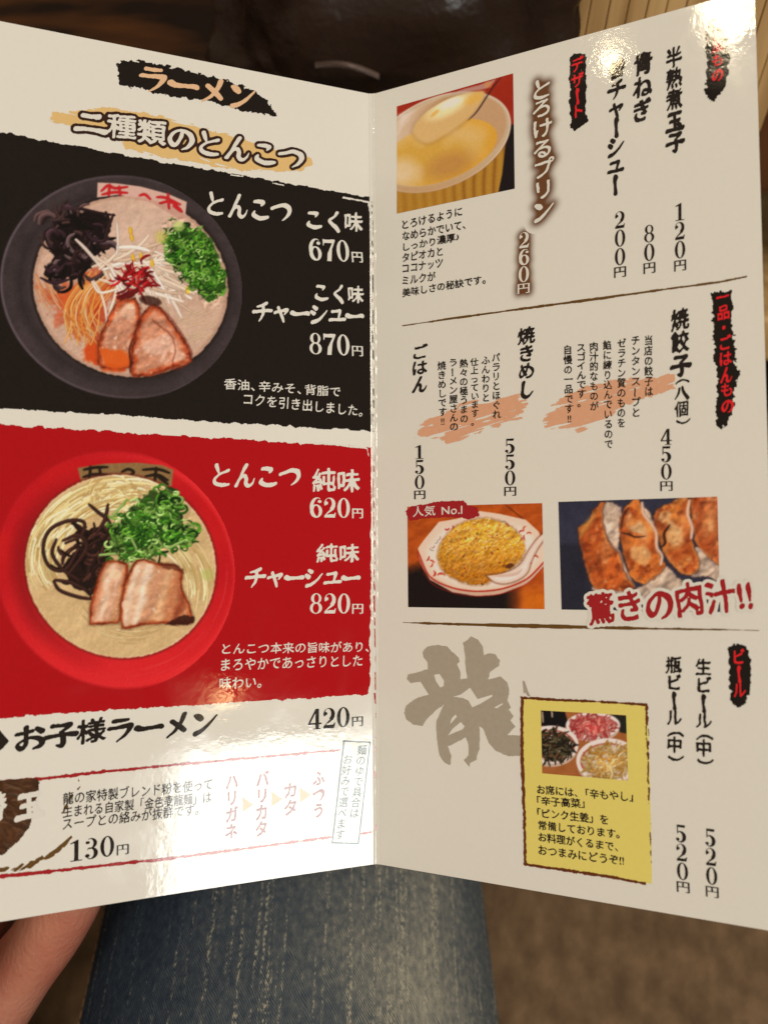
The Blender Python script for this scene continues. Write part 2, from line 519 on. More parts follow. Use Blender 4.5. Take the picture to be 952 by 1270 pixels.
# ------------------------------------------------------------------ runs: a field -> solid ink geometry
def field_mesh(name, F, res, origin, ex, ey, side, mat, parent, off, maxrun=3.0, label=None, stuff=False):
    """F>0 is ink. cell (i,j) lies at origin + ex*(i*res) + ey*(j*res) in sheet millimetres"""
    F = np.pad(F, ((0, 0), (1, 1)), constant_values=-1.0)
    pos = F > 0
    r0, c0 = np.where(~pos[:, :-1] & pos[:, 1:])
    r1, c1 = np.where(pos[:, :-1] & ~pos[:, 1:])
    if len(r0) == 0: return None
    a = F[r0, c0]; b_ = F[r0, c0 + 1]; xs = c0 + a / (a - b_)
    a = F[r1, c1]; b_ = F[r1, c1 + 1]; xe = c1 + a / (a - b_)
    xs = (xs - 1) * res; xe = (xe - 1) * res
    n = np.maximum(1, np.ceil((xe - xs) / maxrun)).astype(int)
    rep = np.repeat(np.arange(len(n)), n)
    k = np.arange(len(rep)) - np.repeat(np.cumsum(n) - n, n)
    x0 = xs[rep] + (xe - xs)[rep] * k / n[rep]; x1 = xs[rep] + (xe - xs)[rep] * (k + 1) / n[rep]
    y0 = (r0[rep] - .5) * res; y1 = (r0[rep] + .5) * res
    sx = np.stack([x0, x1, x1, x0], 1).ravel(); sy = np.stack([y1, y1, y0, y0], 1).ravel()
    X = origin[0] + sx * ex[0] + sy * ey[0]; Y = origin[1] + sx * ex[1] + sy * ey[1]
    V = surfw(X, Y, side, off)
    o = mesh_obj(name, V, np.arange(len(V)).reshape(-1, 4), mat, parent)
    if label: o['label'] = label
    return o


MENU = empty('folded_menu', c2w(P_T + _d * .21), "open laminated ramen shop menu with two big ramen bowls on its left half", "menu")


def text(s, p0, p1, size, style, mat, vertical=False, off=0.09, name='lettering', halo=None, label=None, res=None,
         gaps=None, bold=0.0, spacing=1.0, glow=None, parent=None):
    """horizontal: p0/p1 = photo pixels of ink bottom-left / bottom-right, size = ink height in px
       vertical: p0/p1 = photo px of ink top / bottom centre, size = ink width in px"""
    parent = parent or MENU
    side = -1 if p0[0] < 463 else 1
    A = inv(*p0); B = inv(*p1)
    L = np.linalg.norm(B - A)
    u = (B - A) / L
    # local mm per px near the text
    mid = (np.array(p0) + np.array(p1)) / 2
    if not vertical:
        C = inv(mid[0], mid[1] - size); Hh = abs((C - (A + B) / 2) @ np.array([-u[1], u[0]]))
    else:
        C = inv(mid[0] + size, mid[1], side); Hh = abs((C - (A + B) / 2) @ np.array([-u[1], u[0]]))
    # layout in em pixels
    items = []; pen = 0.0
    for ch in s:
        if ch == ' ':
            pen += EM * .45; continue
        F = glyph(ch, style, vertical)
        if vertical and ch == '‼':
            g1 = glyph_font('!'); g1 = np.roll(dilate_nib(g1, 1.6, 1.6, 0), 0, 1); bq = ink_box(g1); w_ = bq[2] - bq[0]
            F = np.maximum(np.roll(g1, int(GN / 2 - bq[0] - w_ - 5), 1), np.roll(g1, int(GN / 2 - bq[0] + 5), 1))
        bx = ink_box(F)
        if style == 'digit' and ch in '0123456789':
            adv = EM * (.60 if not vertical else 1.08)
            items.append((F, pen, bx, 0 if not vertical else (EM - (bx[2] - bx[0])) / 2 - (bx[0] - GM), 'd')); pen += adv
        elif style == 'digit' and not vertical:        # small yen
            items.append((F, pen + EM * .02, bx, 0, 'y')); pen += EM * .52
        elif ord(ch) < 256 and not vertical:
            items.append((F, pen - (bx[0] - GM) + 3, bx, 0, 'l')); pen += (bx[2] - bx[0]) + 9
        else:
            adv = EM * spacing
            if ch in 'ャュョッ' and vertical: adv *= .95
            if ch in '、。' and not vertical: adv *= .6
            if vertical and ch == '（': pen -= EM * .45
            if vertical and ch == '）': adv *= .35
            if ch == '円' and vertical: adv *= .7
            items.append((F, pen, bx, 0, 'y' if (ch == '円' and style == 'digit') else 'g')); pen += adv
    # extents
    def ext(it):
        F, q, bx, sh, k = it
        sc = .56 if (k == 'y' and not vertical) else (.72 if k == 'y' else 1.0)
        if not vertical:
            x0, x1 = q + (bx[0] - GM) * sc, q + (bx[2] - GM) * sc
            y0, y1 = (bx[1] - GM), (bx[3] - GM)
            if k == 'y': y0, y1 = EM - (bx[3] - bx[1]) * sc, EM
        else:
            y0, y1 = q + (bx[1] - GM) * sc, q + (bx[3] - GM) * sc
            x0, x1 = (bx[0] - GM + sh), (bx[2] - GM + sh)
            if k == 'y': x0, x1 = EM * .5 - (bx[2] - bx[0]) * sc / 2, EM * .5 + (bx[2] - bx[0]) * sc / 2
        return x0, x1, y0, y1, sc
    E_ = [ext(i) for i in items]
    X0 = min(e[0] for e in E_); X1 = max(e[1] for e in E_); Y0 = min(e[2] for e in E_); Y1 = max(e[3] for e in E_)
    if not vertical:
        sx = L / (X1 - X0); sy = Hh / (Y1 - Y0)
        ex = u; ey = np.array([-u[1], u[0]])
        if ey[1] < 0: ey = -ey
        org = A - ey * Hh
    else:
        sy = L / (Y1 - Y0); sx = Hh / (X1 - X0)
        ey = u; ex = np.array([u[1], -u[0]])
        if ex[0] < 0: ex = -ex
        org = A - ex * Hh / 2
    W_mm, H_mm = (X1 - X0) * sx, (Y1 - Y0) * sy
    res = res or max(0.06, min(0.11, min(W_mm, H_mm) / 45))
    pad = 0.6 if not (halo or glow) else 3.0
    nx, ny = int((W_mm + 2 * pad) / res) + 2, int((H_mm + 2 * pad) / res) + 2
    Ff = np.full((ny, nx), 0.0)
    for it, e in zip(items, E_):
        F, q, bx, sh, k = it
        x0, x1, y0, y1, sc = e
        # target mm box of ink
        mx0, mx1 = (x0 - X0) * sx + pad, (x1 - X0) * sx + pad
        my0, my1 = (y0 - Y0) * sy + pad, (y1 - Y0) * sy + pad
        kx = (bx[2] - bx[0]) / (mx1 - mx0); ky = (bx[3] - bx[1]) / (my1 - my0)
        i0 = max(0, int((mx0 - .5) / res)); i1 = min(nx, int((mx1 + .5) / res) + 2)
        j0 = max(0, int((my0 - .5) / res)); j1 = min(ny, int((my1 + .5) / res) + 2)
        gx = bx[0] + ((np.arange(i0, i1) * res) - mx0) * kx - .5
        gy = bx[1] + ((np.arange(j0, j1) * res) - my0) * ky - .5
        ok = ((gy >= 0) & (gy < GN - 1))[:, None] & ((gx >= 0) & (gx < GN - 1))[None, :]
        xi = np.clip(gx.astype(int), 0, GN - 2); yi = np.clip(gy.astype(int), 0, GN - 2)
        fx = np.clip(gx - xi, 0, 1); fy = np.clip(gy - yi, 0, 1)[:, None]
        v = (F[yi][:, xi] * (1 - fx) + F[yi][:, xi + 1] * fx) * (1 - fy) + (F[yi + 1][:, xi] * (1 - fx) + F[yi + 1][:, xi + 1] * fx) * fy
        Ff[j0:j1, i0:i1] = np.maximum(Ff[j0:j1, i0:i1], v * ok)
    org2 = org - ex * pad - ey * pad
    if style in ('brush', 'brushthin'):
        Ff = Ff + 0.17 * vnoise(Ff.shape, .5 / res, _seed[0], 2) * (Ff > .03)
    if halo:
        hmat, hw = halo
        r = hw / res
        G = dilate_nib(Ff, r, r, 0)
        G = blur(G, 1.2)
        field_mesh(name, G - .5, res, org2, ex, ey, side, hmat, parent, off - .02, label=label and label + ', outline')
    if glow:
        gcol, gw = glow
        G = blur(dilate_nib((Ff > .5).astype(float), gw / res * .55, gw / res * .55, 0), gw / res * .42)
        step = 2
        Gs = G[::step, ::step]
        jj, ii = np.mgrid[0:Gs.shape[0], 0:Gs.shape[1]]
        sxm = ii * res * step; sym = jj * res * step
        X = org2[0] + sxm * ex[0] + sym * ey[0]; Y = org2[1] + sxm * ex[1] + sym * ey[1]
        col = PAPER + (gcol - PAPER) * np.clip((Gs - .01) * 1.18, 0, 1)[..., None]
        grid_obj('soft_glow', X, Y, col, Gs > .02, side, parent, .03 if len(s) > 5 else .02)
    return field_mesh(name, Ff - .5 + bold, res, org2, ex, ey, side, mat, parent, off, label=label)


def grid_obj(name, X, Y, col, keep, side, parent, off, label=None):
    h, w = X.shape
    V = surfw(X.ravel(), Y.ravel(), side, off)
    idx = np.arange(h * w).reshape(h, w)
    f = np.stack([idx[1:, :-1], idx[1:, 1:], idx[:-1, 1:], idx[:-1, :-1]], -1)
    if keep is not None:
        k = keep[1:, :-1] | keep[1:, 1:] | keep[:-1, 1:] | keep[:-1, :-1]
        f = f[k]
    else:
        f = f.reshape(-1, 4)
    used = np.unique(f); remap = np.full(h * w, -1); remap[used] = np.arange(len(used))
    o = mesh_obj(name, V[used], remap[f], M_PHOTO, parent, smooth=True, colors=col.reshape(-1, 3)[used])
    if label: o['label'] = label
    return o


def shape(name, pts, mat, off=0.05, res=0.13, rough=0.0, cell=1.2, dry=0.0, dryang=0.0, side=None, extra=None, label=None, maxrun=3.0, px=True, seed=None, drylen=8.0, parent=None):
    """polygon given in photo pixels (px=True) -> ragged solid ink patch"""
    cx = np.mean([p[0] for p in pts]); side = side or ((-1 if cx < 463 else 1) if px else np.sign(cx))
    Q = np.array([inv(p[0], p[1], side) for p in pts]) if px else np.asarray(pts, float)
    x0, y0 = Q.min(0) - 1.2; x1, y1 = Q.max(0) + 1.2
    x0 = max(x0, -PW if side < 0 else 0.35); x1 = min(x1, -0.05 if side < 0 else PW)
    nx, ny = int((x1 - x0) / res) + 1, int((y1 - y0) / res) + 1
    yy, xx = np.mgrid[0:ny, 0:nx] * res
    sd = seed if seed is not None else int(abs(x0 * 13 + y0 * 7)) + 5
    F = poly_sd(xx + x0, yy + y0, Q)
    if rough: F = F + rough * (vnoise(F.shape, cell / res, sd, 3, .6))
    if dry:
        ca, sa = math.cos(dryang), math.sin(dryang)
        q = xx * ca + yy * sa; s = -xx * sa + yy * ca
        r = np.random.default_rng(sd)
        tab = r.random((400, 400))
        def look(a, b):
            a = a - a.min(); b = b - b.min()
            ai = a.astype(int) % 399; bi = b.astype(int) % 399; fa = a % 1; fb = b % 1
            return (tab[ai, bi] * (1 - fb) + tab[ai, bi + 1] * fb) * (1 - fa) + (tab[ai + 1, bi] * (1 - fb) + tab[ai + 1, bi + 1] * fb) * fa
        nn = .6 * look(q / drylen, s / .55) + .4 * look(q / drylen * 3.1, s / .3)
        F = np.minimum(F, (nn - dry) * 3.0 + np.clip(F, 0, 2.0) * .35)
    if extra is not None:
        F = extra(F, xx + x0, yy + y0)
    return field_mesh(name, F, res, (x0, y0), (1, 0), (0, 1), side, mat, parent or MENU, off, maxrun=maxrun, label=label)


def linepoly(pts, w):
    """thin tapered polygon around a px polyline; w list of widths"""
    pts = np.asarray(pts, float); t = np.gradient(pts, axis=0); t /= np.linalg.norm(t, axis=1)[:, None]
    n = np.stack([-t[:, 1], t[:, 0]], 1); w = np.asarray(w, float)[:, None] / 2
    return [tuple(p) for p in np.vstack([pts + n * w, (pts - n * w)[::-1]])]


# ------------------------------------------------------------------ the printed sheet itself
def sheet(side):
    nx, ny = 40, 60
    xs = np.linspace(0.25, PW, nx) * side; ys = np.linspace(0, PH, ny)
    X, Y = np.meshgrid(xs, ys)
    top = surfw(X, Y, side, 0.0).reshape(-1, 3); bot = surfw(X, Y, side, -0.42).reshape(-1, 3)
    n = nx * ny; idx = np.arange(n).reshape(ny, nx)
    f = []
    a = np.stack([idx[1:, :-1], idx[1:, 1:], idx[:-1, 1:], idx[:-1, :-1]], -1).reshape(-1, 4)
    if side < 0: a = a[:, ::-1]
    f = [a, a[:, ::-1] + n]
    def rim(line, flip):
        r = np.stack([line[:-1], line[1:], line[1:] + n, line[:-1] + n], -1)
        return r[:, ::-1] if flip else r
    f += [rim(idx[0], True), rim(idx[-1], False), rim(idx[:, 0], False), rim(idx[:, -1], True)]
    o = mesh_obj('card_panel', np.vstack([top, bot]), np.vstack(f), M_PAPER, MENU, smooth=False)
    o['label'] = 'left half of the open menu card' if side < 0 else 'right half of the open menu card'
    return o
sheet(-1); sheet(1)

# crumpled glossy laminate ridge running down the fold
ny, nx = 700, 9
yy = np.linspace(0, PH, ny)
rr = vnoise((ny, nx), 6, 5, 3, .7) * 0.10
V = []
for i in range(nx):
    t = i / (nx - 1) * 2 - 1
    cen = (1 - abs(t)) ** 1.0
    side = -1 if t < 0 else 1
    X = np.full(ny, t * 0.95)
    P = surf(X, yy, side, 0.05 + 0 * X)
    lift = (0.0 + 0.22 * (1 - t * t) + rr[:, i] * (1 - abs(t) ** 3)) / 1000
    P = P + (_nl + _nr) / np.linalg.norm(_nl + _nr) * lift[:, None]
    V.append(P)
V = c2w(np.array(V).transpose(1, 0, 2).reshape(-1, 3))
idx = np.arange(nx * ny).reshape(ny, nx)
f = np.stack([idx[1:, :-1], idx[1:, 1:], idx[:-1, 1:], idx[:-1, :-1]], -1).reshape(-1, 4)
mesh_obj('fold_crease', V, f, ink_mat('crease_film', PAPER * .95, .04), MENU, smooth=True)

# ------------------------------------------------------------------ flat prints, left half
K = M_TEXTBLK
shape('black_panel', [(-60, 150), (0, 164), (202, 201), (461, 245), (461, 535), (0, 506), (-60, 503)], M_BLACK, 0.03, .16, rough=.55, cell=1.6,
      label='black brush-edged block behind the upper ramen bowl')
shape('red_panel', [(-60, 524), (0, 526), (461, 555), (458, 861), (0, 890), (-60, 896)], M_RED, 0.03, .16, rough=.6, cell=1.7,
      label='red brush-edged block behind the lower ramen bowl')
# white scratches inside block corners and flecks on the fold
for pts, mt in [([(425, 245), (448, 249), (457, 251), (458, 262)], M_WHITE), ([(338, 227), (352, 230)], M_WHITE), ([(286, 217), (302, 219)], M_WHITE),
                ([(385, 549), (420, 552), (455, 556), (457, 566)], M_WHITE)]:
    shape('brush_scratch', linepoly(pts, [1.6] + [2.2] * (len(pts) - 2) + [1.2]), mt, 0.05, .1, rough=.2, cell=.8)
for (y0, y1, mt) in [(250, 535, M_BLACK), (560, 860, M_RED), (860, 1040, M_RED)]:
    r = np.random.default_rng(int(y0)); y = y0
    while y < y1:
        l = r.uniform(4, 26) if y1 < 900 else r.uniform(3, 10)
        a = inv(461.0, y, -1)
        X = -r.uniform(.05, .45); wdt = r.uniform(.08, .22)
        Ya = a[1]; Yb = a[1] + l / 4.55
        shape('fold_fleck', [(X - wdt, Ya), (X + wdt * .6, Ya + .2), (X + wdt, Yb), (X - wdt * .7, Yb - .3)], mt, 0.34, .07, rough=.12, cell=.6, px=False, side=-1)
        y += l + r.uniform(2, 10) * (1 if y1 < 900 else 3)
# title banner
shape('brush_banner', [(146, 80), (150, 75), (175, 76), (200, 80), (228, 87), (250, 92), (275, 98), (300, 106), (318, 115), (330, 124), (344, 144), (325, 141), (300, 138), (270, 128), (240, 123), (200, 117), (170, 108), (148, 106)],
      M_BLACK, .05, .1, rough=.75, cell=.9, label='black brush banner at the top of the left half')
text('ラーメン', (172, 113), (317, 140), 34, 'brushthin', M_TAN, off=.09, bold=-.12, label='tan lettering on the black title banner')
shape('brush_stroke', [(62, 146), (66, 140), (90, 138), (130, 132), (200, 144), (300, 172), (386, 197), (388, 203), (372, 213), (300, 212), (200, 194), (156, 184), (150, 166), (66, 152)],
      M_OCHRE, .05, .1, rough=.7, cell=1.2, dry=.36, dryang=.12, label='ochre dry brush stroke behind the second title')
text('二種類のとんこつ', (91, 165), (377, 214), 33, 'brushthin', M_WHITE, off=.11, halo=(M_DKBROWN, .75), bold=-.05, label='white lettering outlined in dark brown')
# black block
text('とんこつ', (257, 267), (362, 279), 31, 'brushthin', M_WHITE)
text('こく味', (380, 285), (450, 292), 28, 'brushthin', M_WHITE)
text('670円', (384, 323), (450, 326), 27, 'digit', M_WHITE)
text('こく味', (390, 374), (451, 380), 25, 'brushthin', M_WHITE)
text('チャーシュー', (313, 399), (452, 405), 25, 'brushthin', M_WHITE)
text('870円', (384, 439), (450, 442), 26, 'digit', M_WHITE)
text('香油、辛みそ、背脂で', (278, 483), (422, 493), 14, 'kai', M_WHITE)
text('コクを引き出しました。', (302, 502), (449, 517), 15, 'kai', M_WHITE)
# red block
text('とんこつ', (264, 604), (373, 606), 30, 'brushthin', M_WHITE)
text('純味', (387, 610), (446, 611), 30, 'brushthin', M_WHITE)
text('620円', (384, 642), (450, 643), 25, 'digit', M_WHITE)
text('純味', (392, 698), (445, 698), 24, 'brushthin', M_WHITE)
text('チャーシュー', (303, 729), (447, 729), 25, 'brushthin', M_WHITE)
text('820円', (384, 761), (450, 761), 25, 'digit', M_WHITE)
text('とんこつ本来の旨味があり、', (275, 812), (457, 809), 14.5, 'kai', M_WHITE)
text('まろやかであっさりとした', (274, 832), (449, 826), 14.5, 'kai', M_WHITE)
text('味わい。', (272, 855), (324, 853), 15, 'kai', M_WHITE)
# below
text('420円', (382, 905), (450, 900), 25, 'digit', K)
shape('diamond_mark', [(-16, 918), (0, 905), (5, 912), (11, 919), (4, 928), (-3, 934)], M_TEXTBLK, .09, .08, rough=.15)
text('お子様ラーメン', (18, 934), (270, 911), 35, 'brushthin', K, bold=.08)
shape('ruled_line', linepoly([(-40, 973), (0, 970), (60, 965), (130, 957), (200, 950), (300, 941), (423, 930)], [4.5, 4.5, 4, 4, 3.4, 2.6, 2.2]), M_DKRED, .05, .09, rough=.28, cell=1.2)
shape('ruled_line', linepoly([(-40, 1091), (0, 1087), (60, 1081), (130, 1073), (200, 1066), (300, 1053), (412, 1038)], [4.8, 4.8, 4.4, 4, 3.4, 2.8, 2.4]), M_DKRED, .05, .09, rough=.28, cell=1.2)
shape('ruled_line', linepoly([(446, 1034), (461, 1032)], [2.2, 2.2]), M_DKRED, .05, .09, rough=.2)
text('龍の家特製ブレンド粉を使って', (78, 999), (263, 980), 16, 'kai', K)
text('生まれる自家製「金色麦龍麺」は', (78, 1015), (262, 996), 15.5, 'kai', K)
text('スープとの絡みが抜群です。', (78, 1030), (246, 1011), 15.5, 'kai', K)
text('130円', (87, 1069), (160, 1059), 26, 'digit', K)
text('ハリガネ', (288, 962), (287, 1040), 15, 'brushthin', M_MAUVE, True, bold=-.06)
text('バリカタ', (326, 956), (324, 1037), 15, 'brushthin', M_MAUVE, True, bold=-.06)
text('カタ', (360, 971), (360, 1011), 15, 'brushthin', M_MAUVE, True, bold=-.06)
text('ふつう', (395, 957), (395, 1014), 15, 'brushthin', M_MAUVE, True, bold=-.06)
for (x, y) in [(301, 998), (337, 991), (372, 986)]:
    shape('arrow_mark', [(x, y - 9), (x + 13, y), (x, y + 9)], M_SAND, .07, .08, rough=.1)
box = [(425.5, 918), (459.5, 920), (445, 1047), (411, 1046)]
inn = [(427.2, 919.8), (457.8, 921.6), (443.5, 1045.2), (412.8, 1044.2)]
shape('notice_panel', box, M_WHITE, .06, .12)
for i in range(4):
    a, b_ = box[i], box[(i + 1) % 4]; c, d = inn[(i + 1) % 4], inn[i]
    shape('notice_border', [a, b_, c, d], M_TEAL, .075 + .004 * i, .07, rough=.05)
text('麺のゆで具合は', (449.5, 924), (438.5, 1014), 11.5, 'kai', M_TEAL, True, off=.11)
text('お好みで選べます', (431.5, 936), (421, 1041), 11.5, 'kai', M_TEAL, True, off=.11)

# ------------------------------------------------------------------ flat prints, right half
TX = 'hand'
for s_, a, b_ in [('とろけるように', (499, 285), (573, 268)), ('なめらかでいて、', (499, 299), (577, 284)), ('しっかり濃厚♪', (500, 312.5), (569, 299)),
                 ('タピオカと', (499, 325.5), (549, 317)), ('ココナッツ', (499, 339), (549, 331.5)), ('ミルクが', (499, 354), (540, 348)), ('美味しさの秘訣です。', (499, 369), (602, 352))]:
    text(s_, a, b_, 11.5, TX, K, bold=.06)
text('とろけるプリン', (672, 98), (675, 275), 27, 'brushthin', M_WHITE, True, off=.12, glow=(ink((96, 58, 30)), 1.9), bold=-.06, label='white brush lettering with a soft brown glow')
text('260円', (650, 288), (649, 364), 15, 'digit', M_WHITE, True, off=.12, glow=(ink((96, 58, 30)), 1.6))
shape('brush_banner', [(706, 72), (712, 67), (726, 66), (727, 110), (725, 135), (728, 150), (718, 158), (713, 162), (708, 158), (706, 120)], M_BLACK, .05, .1, rough=.6, cell=1.0,
      label='slim black brush banner beside the pudding lettering')
text('デザート', (715.5, 70), (716, 146), 16, 'brushthin', M_TRED, True, bold=-.04)
text('替チャーシュー', (765, 73), (762, 243), 24, 'brush', K, True, bold=.02)
text('200円', (768.5, 262), (768.5, 344), 15, 'digit', K, True)
text('青ねぎ', (798, 64), (795, 151), 24, 'brush', K, True, bold=.02)
text('80円', (804.5, 279), (805, 339), 15, 'digit', K, True)
text('半熟煮玉子', (835, 58), (837, 190), 25, 'brush', K, True, bold=.02)
text('120円', (842.5, 252), (843, 336), 15, 'digit', K, True)
shape('brush_banner', [(876, 27), (884, 23), (897, 25), (901, 45), (903, 70), (902, 90), (899, 106), (890, 118), (884, 127), (878, 120), (874, 110), (876, 80), (874, 50)], M_BLACK, .05, .1, rough=.7, cell=.9,
      label='black brush banner in the top right corner of the menu')
text('追加もの', (889.5, 30), (889, 101), 15, 'brushthin', M_TRED, True, bold=-.04)
shape('divider_stroke', linepoly([(499, 404), (560, 395), (640, 384), (730, 372), (830, 358), (891, 350), (925, 343)], [1.2, 2.4, 2.6, 3, 3.2, 2.6, 1.0]), M_BROWN, .05, .08, rough=.20, cell=4.0, dry=.22, dryang=0.0, drylen=14)
shape('brush_banner', [(882, 364), (892, 359), (907, 362), (907, 385), (910, 424), (912, 450), (917, 461), (911, 480), (908, 514), (900, 526), (893, 533), (887, 523), (889, 480), (885, 440), (884, 395)], M_BLACK, .05, .1, rough=.75, cell=.9,
      label='long black brush banner on the right edge of the menu')
text('一品・ごはんもの', (895.5, 366), (902, 512), 16.5, 'brushthin', M_TRED, True)
text('焼餃子', (842.5, 382), (844, 468), 28, 'brush', K, True, bold=.02)
text('（八個）', (845, 470), (846, 526), 20, 'brushthin', K, True)
text('450円', (825.5, 532), (826, 609), 15.5, 'digit', K, True)
shape('dry_brush_mark', [(673, 524), (678, 508), (700, 490), (738, 476), (800, 466), (834, 465), (837, 482), (780, 500), (748, 521), (718, 537), (712, 530), (676, 532)], M_TERRA, .05, .1, rough=.7, cell=1.2, dry=.46, dryang=-.18,
      label='terracotta dry brush mark under the dumpling text')
for s_, a, b_ in [('当店の餃子は', (803.5, 416), (804, 491)), ('チンタンスープと', (788, 417), (788.5, 517)), ('ゼラチン質のものを', (770.5, 420), (770, 530)), ('餡に練り込んでいるので', (752.5, 422), (754.5, 556)),
                 ('肉汁的なものが', (736, 424), (736.5, 509)), ('スゴイんです。', (720, 427), (721, 505)), ('自慢の一品です‼', (703.5, 428), (706, 524))]:
    text(s_, a, b_, 11, TX, K, True, bold=.06)
text('焼きめし', (652.5, 405), (652.5, 495), 22, 'brush', K, True, bold=.02)
text('550円', (632, 544), (632.5, 615), 15, 'digit', K, True)
shape('dry_brush_mark', [(512, 548), (520, 528), (540, 512), (580, 498), (645, 487), (655, 500), (648, 520), (600, 533), (556, 553), (548, 545), (516, 540)], M_TERRA, .05, .1, rough=.7, cell=1.2, dry=.46, dryang=-.18,
      label='terracotta dry brush mark under the fried rice text')
for s_, a, b_ in [('パラリとほぐれ', (615, 438), (616, 519)), ('ふんわりと', (602, 442), (602.5, 498)), ('仕上っています。', (588, 444), (589, 528)), ('熱々の極うまの', (575, 445), (575.5, 524)),
                 ('ラーメン屋さんの', (561.5, 445), (562.5, 534)), ('焼きめしです‼', (547.5, 448), (549, 527))]:
    text(s_, a, b_, 10.5, TX, K, True, bold=.06)
text('ごはん', (520.5, 427), (520.5, 487), 20, 'brush', K, True, bold=.02)
text('150円', (520, 552), (520.5, 619), 14, 'digit', K, True)
shape('divider_stroke', linepoly([(499, 772), (560, 774), (640, 776), (730, 778), (830, 780), (900, 781), (941, 782)], [2, 3.4, 4.6, 4.0, 2.4, 1.6, 1.0]), M_BROWN, .05, .08, rough=.22, cell=4.0, dry=.22, dryang=0.0, drylen=14)
# big grey brush character, traced
zc = lambda L: [(490 + x / 5.289, 780 + y / 5.289) for x, y in L]
OUT = zc([(180,150),(210,115),(280,105),(340,115),(370,150),(415,185),(425,215),(405,230),(425,280),(428,330),(470,325),(460,240),(458,180),(445,90),(480,70),(495,48),(540,70),(575,120),(580,175),(610,160),(650,165),(685,205),(680,245),(620,280),(608,330),(640,325),(690,312),(735,350),(748,400),(735,470),(760,515),(745,530),(775,572),(755,600),(788,640),(735,695),(822,700),(828,832),(740,835),(660,800),(610,745),(575,650),(553,640),(552,780),(530,860),(490,880),(485,905),(450,860),(480,830),(480,760),(462,712),(400,745),(345,770),(368,830),(360,895),(320,875),(290,830),(270,700),(270,600),(320,495),(260,540),(200,600),(180,635),(120,630),(70,590),(58,550),(75,500),(140,455),(220,430),(165,345),(100,355),(78,330),(85,300),(215,265),(210,220),(185,185)])
HOLES = [zc(h) for h in ([(255,300),(290,295),(320,340),(318,375),(295,385),(265,340)], [(378,445),(430,430),(490,385),(540,460),(638,430),(635,445),(560,490),(505,515),(480,470),(440,452)],
         [(345,700),(375,655),(430,610),(455,640),(440,660),(400,675)], [(358,625),(370,585),(395,562),(405,575),(375,610)], [(648,515),(700,487),(708,492),(665,522)])]
HQ = [np.array([inv(*p) for p in h]) for h in HOLES]
def cut(F, x, y):
    for h in HQ: F = np.minimum(F, -poly_sd(x, y, h))
    return F
shape('brush_character', OUT, M_GREY, .05, .1, rough=.16, cell=.8, extra=cut, label='large grey brush-written character on the lower right half')
shape('ink_tick', zc([(835, 338), (848, 345), (862, 385), (885, 442), (868, 442), (850, 415), (842, 425)]), M_GREY, .05, .08, rough=.1)
# yellow note
shape('yellow_note', [(647, 866), (802, 874), (805, 950), (808, 1096), (652, 1072)], M_YEL, .06, .13, rough=.12, label='yellow note printed near the bottom of the right half')
shape('note_border', linepoly([(645, 865), (690, 868), (740, 870), (802, 874)], [3, 3.6, 2.4, 3.2]), M_BROWN if False else ink_mat('note_brown_ink', ink((92, 42, 14)), .15), .082, .08, rough=.25, cell=.8)
NB = ink_mat('note_brown_ink', (0, 0, 0))
shape('note_border', linepoly([(647, 866), (647, 940), (650, 1010), (651, 1073)], [3.6, 4.2, 3.4, 3.6]), NB, .086, .08, rough=.25, cell=.8)
shape('note_border', linepoly([(651, 1072), (700, 1079), (760, 1088), (800, 1096)], [3.2, 4, 3.4, 3.4]), NB, .090, .08, rough=.25, cell=.8)
shape('note_border', linepoly([(801, 874), (803, 930), (805, 1000), (807, 1070)], [3.6, 2.8, 2.2, 1.5]), NB, .094, .08, rough=.4, cell=.9, dry=.42, dryang=1.57)
for s_, a, b_ in [('お席には、「辛もやし」', (666, 985), (785, 995)), ('「辛子高菜」', (666, 999), (725, 1003)), ('「ピンク生姜」を', (666, 1014), (754, 1023)),
                 ('常備しております。', (667.5, 1029), (768, 1041)), ('お料理がくるまで、', (667.5, 1044), (766, 1057)), ('おつまみにどうぞ!!', (667.5, 1060), (773.5, 1074))]:
    text(s_, a, b_, 12.5, TX, K, bold=.1, off=.1)
shape('brush_banner', [(903, 803), (910, 799), (925, 800), (929, 815), (931, 835), (928, 860), (925, 872), (915, 878), (907, 874), (904, 850)], M_BLACK, .05, .1, rough=.55, cell=.9,
      label='short black brush banner above the beer prices')
text('ビール', (915, 804), (917, 865), 15, 'brushthin', M_TRED, True)
text('生ビール（中）', (872.5, 817), (873.5, 948), 22, 'brush', K, True, bold=.02)
text('520円', (880, 1028), (883, 1113), 16, 'digit', K, True)
text('瓶ビール（中）', (835.5, 814), (837, 944), 22, 'brush', K, True, bold=.02)
text('520円', (843.5, 1023), (847, 1107), 16, 'digit', K, True)

